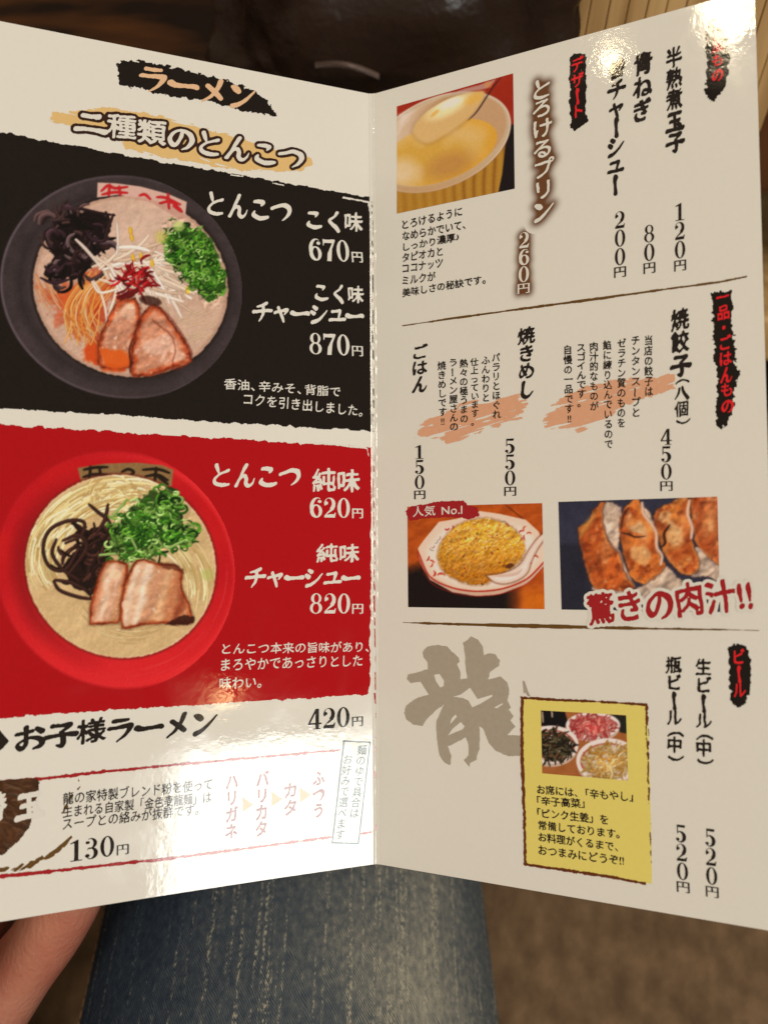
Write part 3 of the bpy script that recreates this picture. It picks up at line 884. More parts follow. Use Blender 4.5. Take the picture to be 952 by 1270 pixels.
# ------------------------------------------------------------------ painter for the printed food photographs
class Paint:
    def __init__(s, x0, y0, k, w, h, c=0.55):
        """zoom frame: zoom px = (photo px - origin) * k; canvas scale c"""
        s.x0, s.y0, s.k, s.c = x0, y0, k, c
        s.w, s.h = int(w * c) + 1, int(h * c) + 1
        s.im = np.zeros((s.h, s.w, 3))
        s.yy, s.xx = np.mgrid[0:s.h, 0:s.w] / c
        s.ox = 0.0

    def shift(s, ox):
        s.ox = ox; s.xx = s.xx - ox

    def mix(s, col, a):
        a = np.clip(a, 0, 1)[..., None]
        s.im = s.im * (1 - a) + np.asarray(col, float) * a

    def n(s, cell, seed, octs=3, rough=.5):
        return vnoise((s.h, s.w), cell * s.c, seed, octs, rough)

    def ell(s, cx, cy, a, b, ang=0):
        ca, sa = math.cos(ang), math.sin(ang)
        q = (s.xx - cx) * ca + (s.yy - cy) * sa; r = -(s.xx - cx) * sa + (s.yy - cy) * ca
        return 1 - np.sqrt((q / a) ** 2 + (r / b) ** 2)

    def poly(s, pts, soft=3, rough=0, cell=20, seed=1, smooth=True):
        if smooth:
            P = np.asarray(pts, float); P = crom(np.vstack([P, P[:1]]), 4)[:-1]
        else: P = pts
        d = poly_sd(s.xx, s.yy, P)
        if rough: d = d + rough * s.n(cell, seed)
        return d

    def relief(s, m, cell, amt, seed, octs=3):
        nz = s.n(cell, seed, octs, .6)
        gy, gx = np.gradient(nz)
        g = -(gx * .6 + gy * .8) * cell * s.c * .35
        s.im *= (1 + np.clip(g, -1, 1) * amt * np.clip(m, 0, 1))[..., None]

    def clip_to(s, before, m):
        m = np.clip(m, 0, 1)[..., None]
        s.im = before * (1 - m) + s.im * m

    def strand(s, pts, w, col, hi=.35, taper=.0, a=1.0, edge=.55):
        P = crom(pts, 6)
        m = w * 1.2 + 2
        x0, y0 = P.min(0) - m; x1, y1 = P.max(0) + m
        i0, i1 = max(0, int((x0 + s.ox) * s.c)), min(s.w, int((x1 + s.ox) * s.c) + 1); j0, j1 = max(0, int(y0 * s.c)), min(s.h, int(y1 * s.c) + 1)
        if i1 <= i0 or j1 <= j0: return
        X = s.xx[j0:j1, i0:i1]; Y = s.yy[j0:j1, i0:i1]
        best = np.full(X.shape, 1e9); sgn = np.zeros(X.shape)
        nn = len(P) - 1
        for i in range(nn):
            ex, ey = P[i + 1] - P[i]
            t = np.clip(((X - P[i][0]) * ex + (Y - P[i][1]) * ey) / (ex * ex + ey * ey + 1e-9), 0, 1)
            dx, dy = X - P[i][0] - t * ex, Y - P[i][1] - t * ey
            tt = (i + t) / nn
            ww = w / 2 * (1 - taper * np.abs(2 * tt - 1) ** 3)
            d = np.hypot(dx, dy) / ww
            m_ = d < best; best = np.where(m_, d, best)
            sgn = np.where(m_, (-dx * .5 - dy * .8) / ww, sgn)
        al = np.clip((1 - best) * (w / 2) * s.c + .5, 0, 1) * a
        sh = edge + (1 - edge) * np.sqrt(np.clip(1 - best ** 2, 0, 1)) + hi * np.clip(sgn, 0, 1) * np.clip(1 - best, 0, 1) * 2
        c = np.asarray(col, float) * sh[..., None]
        R = s.im[j0:j1, i0:i1]
        R[:] = R * (1 - al[..., None]) + c * al[..., None]

    def finish(s, name, corners=None, keep=None, off=.055, label=None, step=None, side=None, parent=None, grain_amt=4, tone=None):
        if tone is not None:
            g, sat, m = tone; s.im = blur(s.im, .5)
            t = 255 * np.clip(s.im / 255, 0, 1) ** g
            gr = t.mean(-1, keepdims=True); t = np.clip(gr + (t - gr) * sat, 0, 255)
            s.im = t if m is None else s.im * (1 - m[..., None]) + t * m[..., None]
        s.im += rng.normal(0, grain_amt, s.im.shape[:2])[..., None]
        s.im = np.clip(s.im, 3, 250)
        img = blur(s.im, .55)
        if corners is None:
            raise ValueError
        side = side or (-1 if corners[0][0] < 463 else 1)
        Q = [inv(a, b_, side) for a, b_ in corners]      # tl, tr, br, bl
        wmm = np.linalg.norm(Q[1] - Q[0]); hmm = np.linalg.norm(Q[3] - Q[0])
        step = step or .19
        nx, ny = int(wmm / step), int(hmm / step)
        u, v = np.meshgrid(np.linspace(0, 1, nx), np.linspace(0, 1, ny))
        G = ((1 - u) * (1 - v))[..., None] * Q[0] + (u * (1 - v))[..., None] * Q[1] + (u * v)[..., None] * Q[2] + ((1 - u) * v)[..., None] * Q[3]
        px, py = proj(surf(G[..., 0], G[..., 1], side, 0 * G[..., 0]))
        gx = np.clip((px - s.x0) * s.k * s.c, 0, s.w - 1.01); gy = np.clip((py - s.y0) * s.k * s.c, 0, s.h - 1.01)
        xi = gx.astype(int); yi = gy.astype(int); fx = (gx - xi)[..., None]; fy = (gy - yi)[..., None]
        c = (img[yi, xi] * (1 - fx) + img[yi, xi + 1] * fx) * (1 - fy) + (img[yi + 1, xi] * (1 - fx) + img[yi + 1, xi + 1] * fx) * fy
        kp = None
        if keep is not None: kp = keep((px - s.x0) * s.k, (py - s.y0) * s.k)
        return grid_obj(name, G[..., 0], G[..., 1], ink(c), kp, side, parent or MENU, off, label)


R_ = random.Random(9)
def jit(p, a): return (p[0] + R_.uniform(-a, a), p[1] + R_.uniform(-a, a))
def curly(x, y, L, ang, bend, n=4):
    pts = [(x, y)]
    for i in range(n):
        ang += bend * R_.uniform(.3, 1.2)
        x += math.cos(ang) * L / n; y += math.sin(ang) * L / n
        pts.append((x, y))
    return pts


# ---- upper ramen bowl
p = Paint(-12, 205, 2.975, 985, 905, .56)
p.shift(12 * 2.975)     # so that zoom x=0 is photo px 0
p.im[:] = (24, 17, 12)
bowl = p.ell(460, 449, 462, 410, .22)
rimn = p.n(60, 3); n2 = p.n(14, 4)
p.mix((54, 42, 38), np.clip(bowl * 300, 0, 1))
p.im += (np.clip(bowl, 0, .3) > 0)[..., None] * (rimn[..., None] * np.array([9, 7, 7]) + n2[..., None] * 3)
edge = np.exp(-((bowl - .012) / .010) ** 2)
p.mix((104, 84, 84), edge * (.35 + .5 * np.clip(-(p.xx - 460) / 400, -.4, 1) * 1) * .8)
p.mix((34, 26, 22), np.clip(1 - abs(bowl - .16) / .07, 0, 1) * .55)
soup = p.ell(482, 447, 362, 334, .25)
p.mix((30, 20, 16), np.clip((soup + .035) * 40, 0, 1) * .8)
sn = p.n(50, 8, 4); fine = p.n(8, 9, 2)
a = np.clip(soup * 90 + n2 * .8, 0, 1)
p.mix((203, 166, 136), a)
p.im += (a * (sn * 8 + fine * 5))[..., None] * np.array([1, 1, 1])
p.mix((150, 104, 74), np.clip(1 - soup / .05, 0, 1) * a * .6)
p.mix((222, 196, 168), a * np.clip(1 - np.hypot(p.xx - 500, p.yy - 240) / 190, 0, 1) * .35)
# nori tag with red marks, printed plain
tag = p.poly([(360, 63), (430, 66), (520, 78), (620, 105), (690, 135), (684, 195), (660, 200), (560, 140), (440, 110), (358, 120)], smooth=False)
p.mix((196, 150, 124), np.clip(tag / 2, 0, 1))
for g in ([(375, 95), (400, 75), (425, 85), (470, 80)], [(378, 108), (420, 100), (470, 102)], [(405, 72), (402, 112)], [(440, 78), (445, 112)], [(515, 112), (535, 108), (555, 125)], [(580, 118), (610, 120), (665, 145)],
          [(590, 140), (630, 135), (668, 165)], [(620, 105), (624, 160)], [(640, 150), (672, 172)]):
    p.strand(g, 11, (190, 30, 30), .1, .3)
p.relief(a, 40, .05, 77)
before = p.im.copy()
# oil
oil = p.poly([(140, 440), (230, 430), (340, 380), (420, 390), (440, 470), (400, 560), (370, 740), (320, 700), (330, 640), (270, 610), (190, 540), (150, 480)], rough=60, cell=40, seed=21)
p.mix((186, 62, 24), np.clip((oil + 10) / 34, 0, 1) * (.75 + .25 * p.n(20, 5)))
p.mix((212, 104, 48), np.clip((p.n(34, 31) - .1) * 4, 0, 1) * np.clip(oil / 10, 0, 1) * .8)
oil2 = p.poly([(340, 640), (480, 640), (480, 750), (380, 760), (300, 700)], rough=30, cell=30, seed=22)
p.mix((205, 88, 34), np.clip(oil2 / 14, 0, 1))
for i in range(40):
    x, y = R_.uniform(330, 430), R_.uniform(390, 450)
    p.strand([(x, y), (x - 60 + R_.uniform(-12, 12), y + 70), (x - 80 + R_.uniform(-20, 20), y + 150), (x - 55 + R_.uniform(-40, 50), y + 220)], R_.uniform(5, 8),
             R_.choice([(226, 150, 70), (232, 170, 96), (214, 116, 50), (228, 186, 130)]), .3, .3, .9)
for i in range(16):
    x, y = R_.uniform(130, 200), R_.uniform(400, 470)
    p.strand([(x, y), (x + 15, y + 40), (x + 40, y + 75)], 7, R_.choice([(226, 170, 120), (218, 140, 88)]), .3, .3, .8)
# noodles peeking right
for i in range(34):
    x, y = R_.uniform(690, 800), R_.uniform(520, 640)
    p.strand(curly(x, y, 60, 2.0, .35), 6, (214, 180, 140), .25, .3, .5)
p.clip_to(before, soup * 60)
# wood ear
p.mix((30, 18, 18), np.clip(p.poly([(180, 240), (250, 170), (400, 180), (395, 300), (330, 370), (260, 425), (170, 415), (190, 330)], rough=20, cell=26, seed=2) / 6, 0, 1) * .96)
for i in range(95):
    t = R_.random()
    x, y = R_.uniform(180, 390), R_.uniform(180, 410)
    if x > 330 and y > 340: continue
    c = R_.choice([(44, 27, 24), (58, 37, 32), (34, 21, 18), (84, 58, 52), (24, 15, 12), (112, 88, 82), (66, 42, 44)])
    p.strand(curly(x, y, R_.uniform(50, 110), R_.uniform(0, 6.28), R_.choice([-.8, .8])), R_.uniform(10, 18), c, .8, .5)
p.strand([(215, 165), (290, 160), (360, 175), (425, 185)], 11, (50, 30, 30), .7, .5)
p.strand([(420, 180), (400, 230), (385, 280)], 12, (60, 38, 36), .7, .5)
p.strand([(150, 415), (200, 435), (260, 420)], 12, (66, 42, 44), .7, .5)
# sprouts
before = p.im.copy()
for i in range(100):
    x, y = 400 + R_.gauss(70, 80), 360 + R_.gauss(20, 34)
    an = R_.choice([.35, .5, .1, .7, -.4, 1.2])
    p.strand(curly(x, y, R_.uniform(110, 210), an + R_.uniform(-.3, .3), R_.uniform(-.22, .22)), R_.uniform(10, 16), R_.choice([(232, 208, 180), (224, 196, 164), (240, 220, 196), (208, 174, 140)]), .25, .35, .92, .62)
for (x, y) in [(480, 230), (485, 255), (520, 325), (690, 450), (560, 350), (490, 330)]:
    p.strand([(x, y), (x + 4, y + 24)], 14, (226, 178, 60), .4, .5)
p.strand([(432, 215), (436, 280), (430, 330)], 10, (226, 206, 180), .2, .3, .9)
p.strand([(340, 430), (370, 470), (440, 455)], 11, (232, 206, 176), .3, .3)
p.clip_to(before, (soup - .01) * 60)
# red pepper threads
for i in range(70):
    x, y = 505 + R_.gauss(0, 30), 415 + R_.gauss(0, 26)
    p.strand(curly(x, y, R_.uniform(24, 60), R_.uniform(0, 6.3), .3), R_.uniform(5, 10), R_.choice([(176, 24, 26), (140, 16, 22), (200, 44, 40), (110, 14, 20)]), .6, .5)
for i in range(14):
    x, y = R_.uniform(440, 520), R_.uniform(450, 490)
    p.strand(curly(x, y, 40, 2.4, .2), 9, (118, 30, 26), .5, .5)
# spring onion
p.mix((44, 84, 18), np.clip(p.poly([(640, 220), (740, 230), (800, 320), (830, 420), (815, 480), (760, 500), (690, 410), (620, 300)], rough=20, cell=24, seed=3) / 5, 0, 1) * .85)
def onions(cx, cy, sx, sy, n, ang=0.6, k=1.0):
    for i in range(n):
        u, v = R_.gauss(0, .42), R_.gauss(0, .42)
        if abs(u) > 1 or abs(v) > 1: continue
        x = cx + u * sx * math.cos(ang) - v * sy * math.sin(ang); y = cy + u * sx * math.sin(ang) + v * sy * math.cos(ang)
        c = R_.choice([(52, 98, 22), (80, 130, 34), (34, 72, 16), (108, 156, 50), (172, 198, 110), (22, 50, 12), (66, 116, 28), (44, 86, 20), (128, 150, 70)])
        r = R_.uniform(7, 17) * k; a0 = R_.uniform(0, 6.28); sq = R_.uniform(.4, 1)
        al = R_.uniform(2.4, 6.2)
        if R_.random() < .35:
            pts = curly(x, y, R_.uniform(20, 44) * k, R_.uniform(0, 6.3), .35, 3)
        else:
            pts = [(x + r * math.cos(a0 + al * j / 6), y + r * sq * math.sin(a0 + al * j / 6)) for j in range(7)]
        p.strand(pts, R_.uniform(4, 9) * k, c, .9, .3)
keep_ = p.im.copy(); base_ = p.im.copy()
onions(725, 355, 190, 105, 800, .6, .85)
om = p.poly([(600, 215), (660, 190), (740, 225), (800, 310), (838, 400), (826, 490), (775, 520), (700, 470), (650, 400), (600, 320)], rough=26, cell=22, seed=33) / 4
p.clip_to(base_, om)
p.relief(np.clip(om, 0, 1), 40, .30, 91)
for (x, y, r) in [(760, 395, 24), (680, 375, 20), (785, 420, 16), (668, 290, 26)]:
    e = p.ell(x, y, r, r * .8, .4); p.mix((128, 160, 70), np.clip(e * 3, 0, 1) * .45)
e = p.ell(660, 225, 26, 22); p.mix((186, 196, 110), np.clip(e * 4, 0, 1) * .7)
e = p.ell(595, 265, 30, 30); p.mix((200, 186, 90), np.clip(e * 2, 0, 1) * .6)
# pork
def pork(pts, base, fat, rimc, seed, dark=1.0):
    d = p.poly(pts, rough=5, cell=16, seed=seed)
    p.mix((96, 44, 26), np.clip((d + 9) / 14, 0, 1) * .45)
    p.mix(rimc, np.clip((d + 1) / 4, 0, 1))
    p.mix((190, 96, 54), np.clip((d - 4 - 9 * p.n(34, seed + 9)) / 10, 0, 1))
    p.mix(base, np.clip((d - 12 - 14 * p.n(40, seed + 1)) / 14, 0, 1))
    f_ = np.clip((p.n(60, seed + 2, 2) - .02) * 4, 0, 1) * np.clip((d - 14) / 10, 0, 1)
    p.mix(fat, f_ * .8)
    p.im += (np.clip(d / 3, 0, 1) * (p.n(10, seed + 3, 2) * 9 + p.n(40, seed + 4, 2) * 8))[..., None]
    p.relief(np.clip(d / 6, 0, 1), 60, .16, seed + 5); p.relief(np.clip(d / 6, 0, 1), 12, .06, seed + 6)
    p.mix((248, 222, 196), np.clip(d / 8, 0, 1) * np.clip(p.n(16, seed + 7, 3) * 3 - 1.1, 0, 1) * .5)
    p.mix((70, 26, 14), np.clip(1 - d / 9, 0, 1) * np.clip(d / 2, 0, 1) * np.clip(p.n(22, seed + 8, 2) * 2.5, 0, 1) * .8)
before2 = p.im.copy()
pork([(360, 650), (385, 590), (425, 515), (470, 490), (512, 505), (520, 570), (500, 660), (480, 745), (410, 748), (365, 738)], (202, 142, 106), (224, 178, 142), (150, 66, 30), 40)
p.mix((214, 100, 30), np.clip(p.poly([(360, 665), (430, 670), (480, 690), (478, 750), (380, 750)], rough=14, cell=22, seed=50) / 12, 0, 1) * .9)
pork([(482, 768), (484, 690), (498, 610), (528, 545), (560, 515), (596, 528), (640, 585), (685, 645), (706, 715), (690, 735), (640, 750), (570, 775), (500, 782)], (200, 140, 104), (224, 178, 146), (140, 56, 26), 44)
p.mix((110, 34, 18), np.clip(1 - abs(p.poly([(528, 545), (596, 528), (685, 645), (706, 715), (640, 750), (640, 640)], rough=5, cell=16, seed=7)) / 6, 0, 1) * .5 * (p.xx > 560))
p.mix((66, 30, 20), np.clip(p.ell(555, 500, 48, 20, .2) * 4, 0, 1) * .75)
p.strand([(490, 640), (478, 680), (482, 730), (480, 765)], 7, (96, 36, 20), .1, .4, .8)
p.finish('printed_photo', [(-10, 207), (314, 212), (314, 503), (-10, 503)], keep=lambda x, y: (1 - np.sqrt((((x - 460) * math.cos(.22) + (y - 449) * math.sin(.22)) / 470) ** 2 + ((-(x - 460) * math.sin(.22) + (y - 449) * math.cos(.22)) / 418) ** 2)) > 0,
         tone=(1.28, .97, np.clip(soup * 30, 0, 1)), label='printed ramen in a dark bowl with pork, sprouts, chilli and spring onion')

# ---- lower ramen bowl
p = Paint(-14, 550, 3.071, 1000, 983, .55)
p.shift(14 * 3.071)
p.im[:] = (158, 8, 14)
bowl = p.ell(455, 480, 478, 452, .45)
a = np.clip(bowl * 120, 0, 1)
p.mix((176, 16, 20), a)
p.im[..., 0] += a * (np.clip(bowl, 0, 1) * 0 + p.n(120, 3) * 12); p.im[..., 1] += a * p.n(120, 3) * 5
p.mix((222, 46, 44), a * np.clip(1 - abs(bowl - .05) / .05, 0, 1) * np.clip((p.xx - 300) / 500, 0, 1) * .8)
p.mix((208, 34, 34), a * np.clip((p.yy - 500) / 380, 0, 1) * .8)
p.mix((120, 10, 14), a * np.clip((420 - p.xx) / 380, 0, 1) * np.clip(1 - abs(bowl - .2) / .12, 0, 1) * .75)
p.mix((140, 10, 14), a * np.clip(1 - abs(bowl - .01) / .012, 0, 1) * .5)
for i in range(16):
    aa = R_.uniform(-.5, 1.2); q = R_.uniform(.86, .97)
    pts = [(455 + 468 * q * math.cos(aa + j * .12), 480 + 445 * q * math.sin(aa + j * .12)) for j in range(4)]
    p.strand(pts, 3, (232, 70, 66), 0, .8, .35)
tag = p.poly([(295, 92), (400, 76), (520, 72), (620, 82), (662, 100), (655, 165), (500, 130), (310, 150)], smooth=False)
p.mix((128, 92, 50), np.clip(tag / 2, 0, 1)); p.im += (np.clip(tag / 2, 0, 1) * p.n(10, 12) * 10)[..., None]
for g in ([(320, 100), (360, 92), (410, 90)], [(318, 128), (360, 118), (420, 120)], [(345, 88), (342, 140)], [(380, 90), (385, 138)], [(465, 108), (490, 98), (510, 110), (490, 125)], [(545, 100), (600, 98), (645, 112)],
          [(555, 125), (600, 120), (640, 140)], [(595, 92), (590, 145)], [(600, 125), (640, 155)]):
    p.strand(g, 12, (34, 22, 12), .1, .3)
soup = p.ell(460, 468, 366, 348, .35)
p.mix((96, 20, 14), np.clip((soup + .03) * 40, 0, 1) * .6)
a = np.clip(soup * 90 + p.n(10, 5) * .6, 0, 1)
p.mix((206, 170, 116), a)
p.im += (a * (p.n(60, 6) * 9 + p.n(9, 7, 2) * 6))[..., None]
p.mix((238, 214, 170), a * np.clip(1 - soup / .02, 0, 1) * .5 * np.clip((p.xx - 300) / 300, 0, 1))
p.relief(a, 40, .05, 77)
before = p.im.copy()
# noodles
def noodles(n, gen, cols, w=(6, 9)):
    for i in range(n):
        p.strand(gen(), R_.uniform(*w), R_.choice(cols), .3, .15, .92, .6)
NC = [(228, 200, 134), (238, 214, 152), (210, 176, 108), (244, 226, 172), (198, 158, 92)]
def arc(cx, cy, r0, r1, a0, a1):
    r = R_.uniform(r0, r1); a = R_.uniform(a0, a1); l = R_.uniform(.25, .7); jx, jy = R_.uniform(-14, 14), R_.uniform(-14, 14)
    return [(cx + jx + r * math.cos(a + l * j / 4), cy + jy + r * .95 * math.sin(a + l * j / 4)) for j in range(5)]
noodles(150, lambda: arc(460, 468, 235, 350, 3.0, 4.6), NC)
noodles(70, lambda: arc(330, 430, 130, 235, 2.4, 3.9), NC)
noodles(60, lambda: arc(520, 330, 90, 200, 3.6, 5.4), NC)
noodles(46, lambda: arc(520, 560, 190, 290, -1.2, -.1), NC, (5, 8))
noodles(46, lambda: arc(500, 520, 120, 240, .6, 2.2), [(214, 178, 120), (220, 190, 134), (200, 162, 104)], (5, 7))
noodles(26, lambda: arc(440, 210, 40, 110, 2.6, 6.6), NC)
p.clip_to(before, soup * 60)
# wood ear
p.mix((36, 20, 14), np.clip(p.poly([(300, 400), (345, 320), (430, 330), (420, 430), (360, 560), (300, 560), (240, 470)], rough=16, cell=24, seed=2) / 5, 0, 1) * .96)
for i in range(46):
    x, y = R_.uniform(240, 400), R_.uniform(330, 540)
    p.strand(curly(x, y, R_.uniform(60, 120), R_.uniform(0, 6.3), R_.choice([-.7, .7])), R_.uniform(10, 17), R_.choice([(62, 34, 26), (48, 26, 20), (82, 48, 36), (34, 18, 14)]), .8, .4)
for g in ([(300, 400), (250, 480), (190, 470), (165, 400), (190, 330), (260, 295), (320, 300), (310, 350), (250, 380)], [(340, 232), (375, 262), (410, 290), (430, 330)], [(412, 232), (400, 290), (370, 340)],
          [(205, 525), (230, 560), (300, 585), (350, 592)], [(215, 365), (200, 420), (240, 480), (300, 520)], [(240, 370), (300, 350), (330, 400), (260, 500)], [(210, 520), (270, 530), (330, 560)]):
    p.strand(g, 15, (70, 40, 30), .8, .35)
# onions
p.mix((34, 66, 14), np.clip(p.poly([(470, 270), (600, 180), (680, 190), (690, 290), (740, 330), (720, 390), (610, 400), (590, 440), (470, 440), (410, 390)], rough=26, cell=30, seed=3) / 6, 0, 1) * .8)
onions(560, 330, 175, 120, 340, -.3, 1.15); onions(640, 240, 70, 90, 60, 0, 1.35); onions(690, 350, 80, 50, 40, .2, 1.35); p.relief(np.clip(p.ell(570, 320, 190, 140, -.4) * 4, 0, 1), 46, .28, 92)
for (x, y, r) in [(445, 370, 34), (575, 250, 24), (675, 300, 28), (560, 415, 30), (640, 260, 28), (520, 300, 24)]:
    e = p.ell(x, y, r, r * .85, .4); p.mix((120, 146, 60), np.clip(e * 3, 0, 1) * .4)
for g in ([(380, 425), (440, 420)], [(500, 360), (520, 400)], [(470, 230), (430, 275)], [(640, 400), (700, 370)]):
    p.strand(g, 11, (150, 170, 90), .4, .2)
e = p.ell(790, 500, 34, 30); p.mix((176, 178, 90), np.clip(e * 2, 0, 1) * .5)
def pork2(pts, seed, stripes):
    d = p.poly(pts, rough=4, cell=18, seed=seed)
    p.mix((80, 40, 20), np.clip((d + 9) / 12, 0, 1) * .5)
    p.mix((150, 56, 22), np.clip((d + 1) / 4, 0, 1))
    p.mix((186, 106, 58), np.clip((d - 4 - 6 * p.n(34, seed + 9)) / 9, 0, 1))
    p.mix((200, 142, 94), np.clip((d - 10 - 9 * p.n(36, seed + 1)) / 12, 0, 1))
    for x, c, w, al in stripes:
        g = np.exp(-((p.xx + (p.yy - 560) * .25 + 14 * p.n(60, seed + 2) - x) / w) ** 2) * np.clip((d - 8) / 8, 0, 1)
        p.mix(c, g * al)
    p.im += (np.clip(d / 3, 0, 1) * (p.n(9, seed + 3, 2) * 9 + p.n(40, seed + 4, 2) * 7))[..., None]
    p.relief(np.clip(d / 6, 0, 1), 60, .12, seed + 5); p.relief(np.clip(d / 6, 0, 1), 12, .05, seed + 6)
    p.mix((250, 232, 204), np.clip(d / 8, 0, 1) * np.clip(p.n(18, seed + 7, 3) * 3 - 1.2, 0, 1) * .5)
    p.mix((80, 30, 14), np.clip(1 - d / 10, 0, 1) * np.clip(d / 2, 0, 1) * np.clip(p.n(22, seed + 8, 2) * 2.5, 0, 1) * .8)
pork2([(340, 690), (345, 620), (370, 520), (400, 455), (440, 447), (488, 462), (478, 540), (465, 670), (400, 688)], 60, [(372, (198, 120, 82), 14, .6), (405, (228, 192, 158), 20, .8), (440, (214, 166, 134), 16, .6)])
e = p.ell(440, 498, 26, 22); p.mix((232, 196, 150), np.clip(e * 5, 0, 1) * .7)
pork2([(462, 706), (458, 610), (478, 520), (512, 455), (545, 440), (610, 455), (670, 462), (698, 500), (692, 545), (722, 610), (735, 665), (722, 688), (640, 688), (560, 690), (490, 708)], 70,
      [(500, (226, 194, 160), 22, .85), (545, (236, 210, 178), 20, .8), (590, (204, 146, 108), 16, .7), (625, (226, 178, 128), 16, .7), (660, (190, 118, 72), 22, .7), (700, (150, 66, 34), 22, .8)])
p.mix((60, 24, 14), np.clip(p.poly([(700, 650), (740, 660), (730, 690), (640, 692), (640, 682)], rough=6, cell=12, seed=5) / 4, 0, 1) * .85)
p.mix((90, 40, 20), np.clip(p.poly([(600, 452), (680, 462), (702, 500), (660, 486), (610, 470)], rough=8, cell=12, seed=6) / 5, 0, 1) * .6)
e = p.ell(478, 615, 16, 20); p.mix((230, 190, 150), np.clip(e * 6, 0, 1) * .8)
p.finish('printed_photo', [(-13, 552), (305, 556), (305, 866), (-13, 866)], keep=lambda x, y: (1 - np.sqrt((((x - 455) * math.cos(.45) + (y - 480) * math.sin(.45)) / 486) ** 2 + ((-(x - 455) * math.sin(.45) + (y - 480) * math.cos(.45)) / 460) ** 2)) > 0,
         tone=(1.22, .95, np.clip(soup * 30, 0, 1)), label='printed ramen in a red bowl with noodles, wood ear, spring onion and two pork slices')

# ---- dark kaedama picture cut by the left edge
p = Paint(-40, 880, 3.283, 480, 740, .5)
p.shift(40 * 3.283)
p.im[:] = np.array([70, 40, 20]); p.im += (p.n(50, 3)[..., None] * np.array([20, 12, 6]) + p.n(10, 4)[..., None] * 8)
for i in range(240):
    p.strand(curly(R_.uniform(-120, 260), R_.uniform(290, 640), R_.uniform(30, 90), R_.uniform(-.8, .5), .3), R_.uniform(4, 9), R_.choice([(92, 58, 30), (50, 28, 14), (112, 78, 48), (66, 40, 22), (80, 62, 46)]), .5, .5, .55)
kae_pts = [(-140, 306), (-60, 300), (100, 292), (286, 280), (292, 300), (280, 360), (262, 420), (252, 480), (210, 530), (150, 585), (60, 620), (-60, 632), (-140, 640)]
kq = np.array(kae_pts, float)
p.finish('printed_photo', [(-36, 955), (96, 955), (96, 1078), (-36, 1078)], keep=lambda x, y: poly_sd(x, y, kq) + 5 * vnoise(x.shape, 7, 5) > 0, step=.2, label='dark brown printed noodle picture cut off at the left edge')
z8 = lambda L: [(x / 3.283, 880 + y / 3.283) for x, y in L]
for L, w_ in (([(296, 500), (270, 540), (230, 575), (180, 610)], 6), ([(175, 600), (120, 635), (60, 650), (0, 655), (-80, 660)], 7), ([(318, 280), (326, 300), (318, 330)], 5), ([(296, 345), (270, 390), (258, 420)], 4)):
    shape('brush_fleck', linepoly(z8(L), [w_ * .5] + [w_] * (len(L) - 2) + [w_ * .5]), M_BROWN, .05, .08, rough=.4, cell=.9, dry=.4, dryang=-.6)
text('玉', (18, 1020), (56, 1014), 35, 'brush', M_WHITE, off=.1)
text('替', (-26, 1022), (8, 1019), 38, 'brush', M_WHITE, off=.1)

# ---- pudding photo
p = Paint(480, 80, 5.6, 900, 1050, .34)
p.im[:] = (168, 44, 20)
p.im += (p.n(90, 2) * 8)[..., None]
p.mix((34, 24, 24), np.clip((p.xx - 770) / 8, 0, 1) * np.clip((p.yy - 410) / 14, 0, 1))
ext = p.poly([(40, 640), (65, 700), (300, 700), (540, 700), (740, 560), (850, 480), (822, 560), (800, 760), (770, 900), (400, 1000), (40, 1060)], smooth=False)
p.mix((176, 120, 34), np.clip(ext / 4, 0, 1))
st = .5 + .5 * np.sin(p.xx / 11 + .4 * np.sin(p.yy / 60))
p.mix((206, 160, 62), np.clip(ext / 4, 0, 1) * st * .35)
p.mix((120, 66, 22), np.clip(ext / 4, 0, 1) * np.clip((.35 - st) * 1.6, 0, 1) * np.clip((p.xx - 350) / 200, 0, 1) * .6)
rim = p.ell(370, 540, 520, 312, -.42)
p.mix((200, 168, 126), np.clip(rim * 60, 0, 1))
p.mix((232, 206, 180), np.clip(1 - abs(rim - .018) / .02, 0, 1) * .75)
p.mix((146, 96, 60), np.clip(1 - abs(rim - .004) / .008, 0, 1) * .5)
inn_ = p.ell(372, 528, 486, 276, -.42)
p.mix((198, 152, 104), np.clip(inn_ * 60, 0, 1)); p.mix((218, 190, 154), np.clip(inn_ * 60, 0, 1) * np.clip((380 - p.xx) / 300, 0, 1) * .7)
cu = p.ell(350, 620, 440, 205, -.36)
ca_ = np.clip(cu * 30, 0, 1) * np.clip(inn_ * 60, 0, 1)
p.mix((212, 160, 62), ca_); p.mix((222, 180, 112), ca_ * np.clip((p.n(160, 5, 2) + .1) * 1.6, 0, 1) * .7)
p.mix((226, 158, 40), ca_ * np.clip(1 - cu / .35, 0, 1) * .6 * np.clip((p.xx - 100) / 500, 0, 1)); p.mix((180, 118, 66), ca_ * np.clip(p.ell(430, 700, 240, 120, -.3) * 1.5, 0, 1) * .5)
p.mix((226, 200, 170), ca_ * np.clip(p.ell(110, 740, 160, 130, 0) * 1.5, 0, 1) * .6)
p.mix((196, 146, 90), np.clip((rim) * 60, 0, 1) * np.clip(-inn_ * 60, 0, 1) * np.clip((p.yy - 600) / 300, 0, 1) * .7)
sp = p.poly([(170, 470), (200, 400), (280, 320), (420, 240), (560, 195), (660, 180), (680, 215), (640, 290), (570, 370), (470, 450), (390, 500), (290, 550), (215, 525)])
p.mix((150, 108, 70), np.clip((sp + 26) / 40, 0, 1) * .35)
p.mix((216, 172, 104), np.clip((sp + 6) / 20, 0, 1)); p.mix((236, 210, 150), np.clip(sp / 6, 0, 1) * np.clip(p.ell(420, 290, 210, 80, -.5) * 2, 0, 1) * .9)
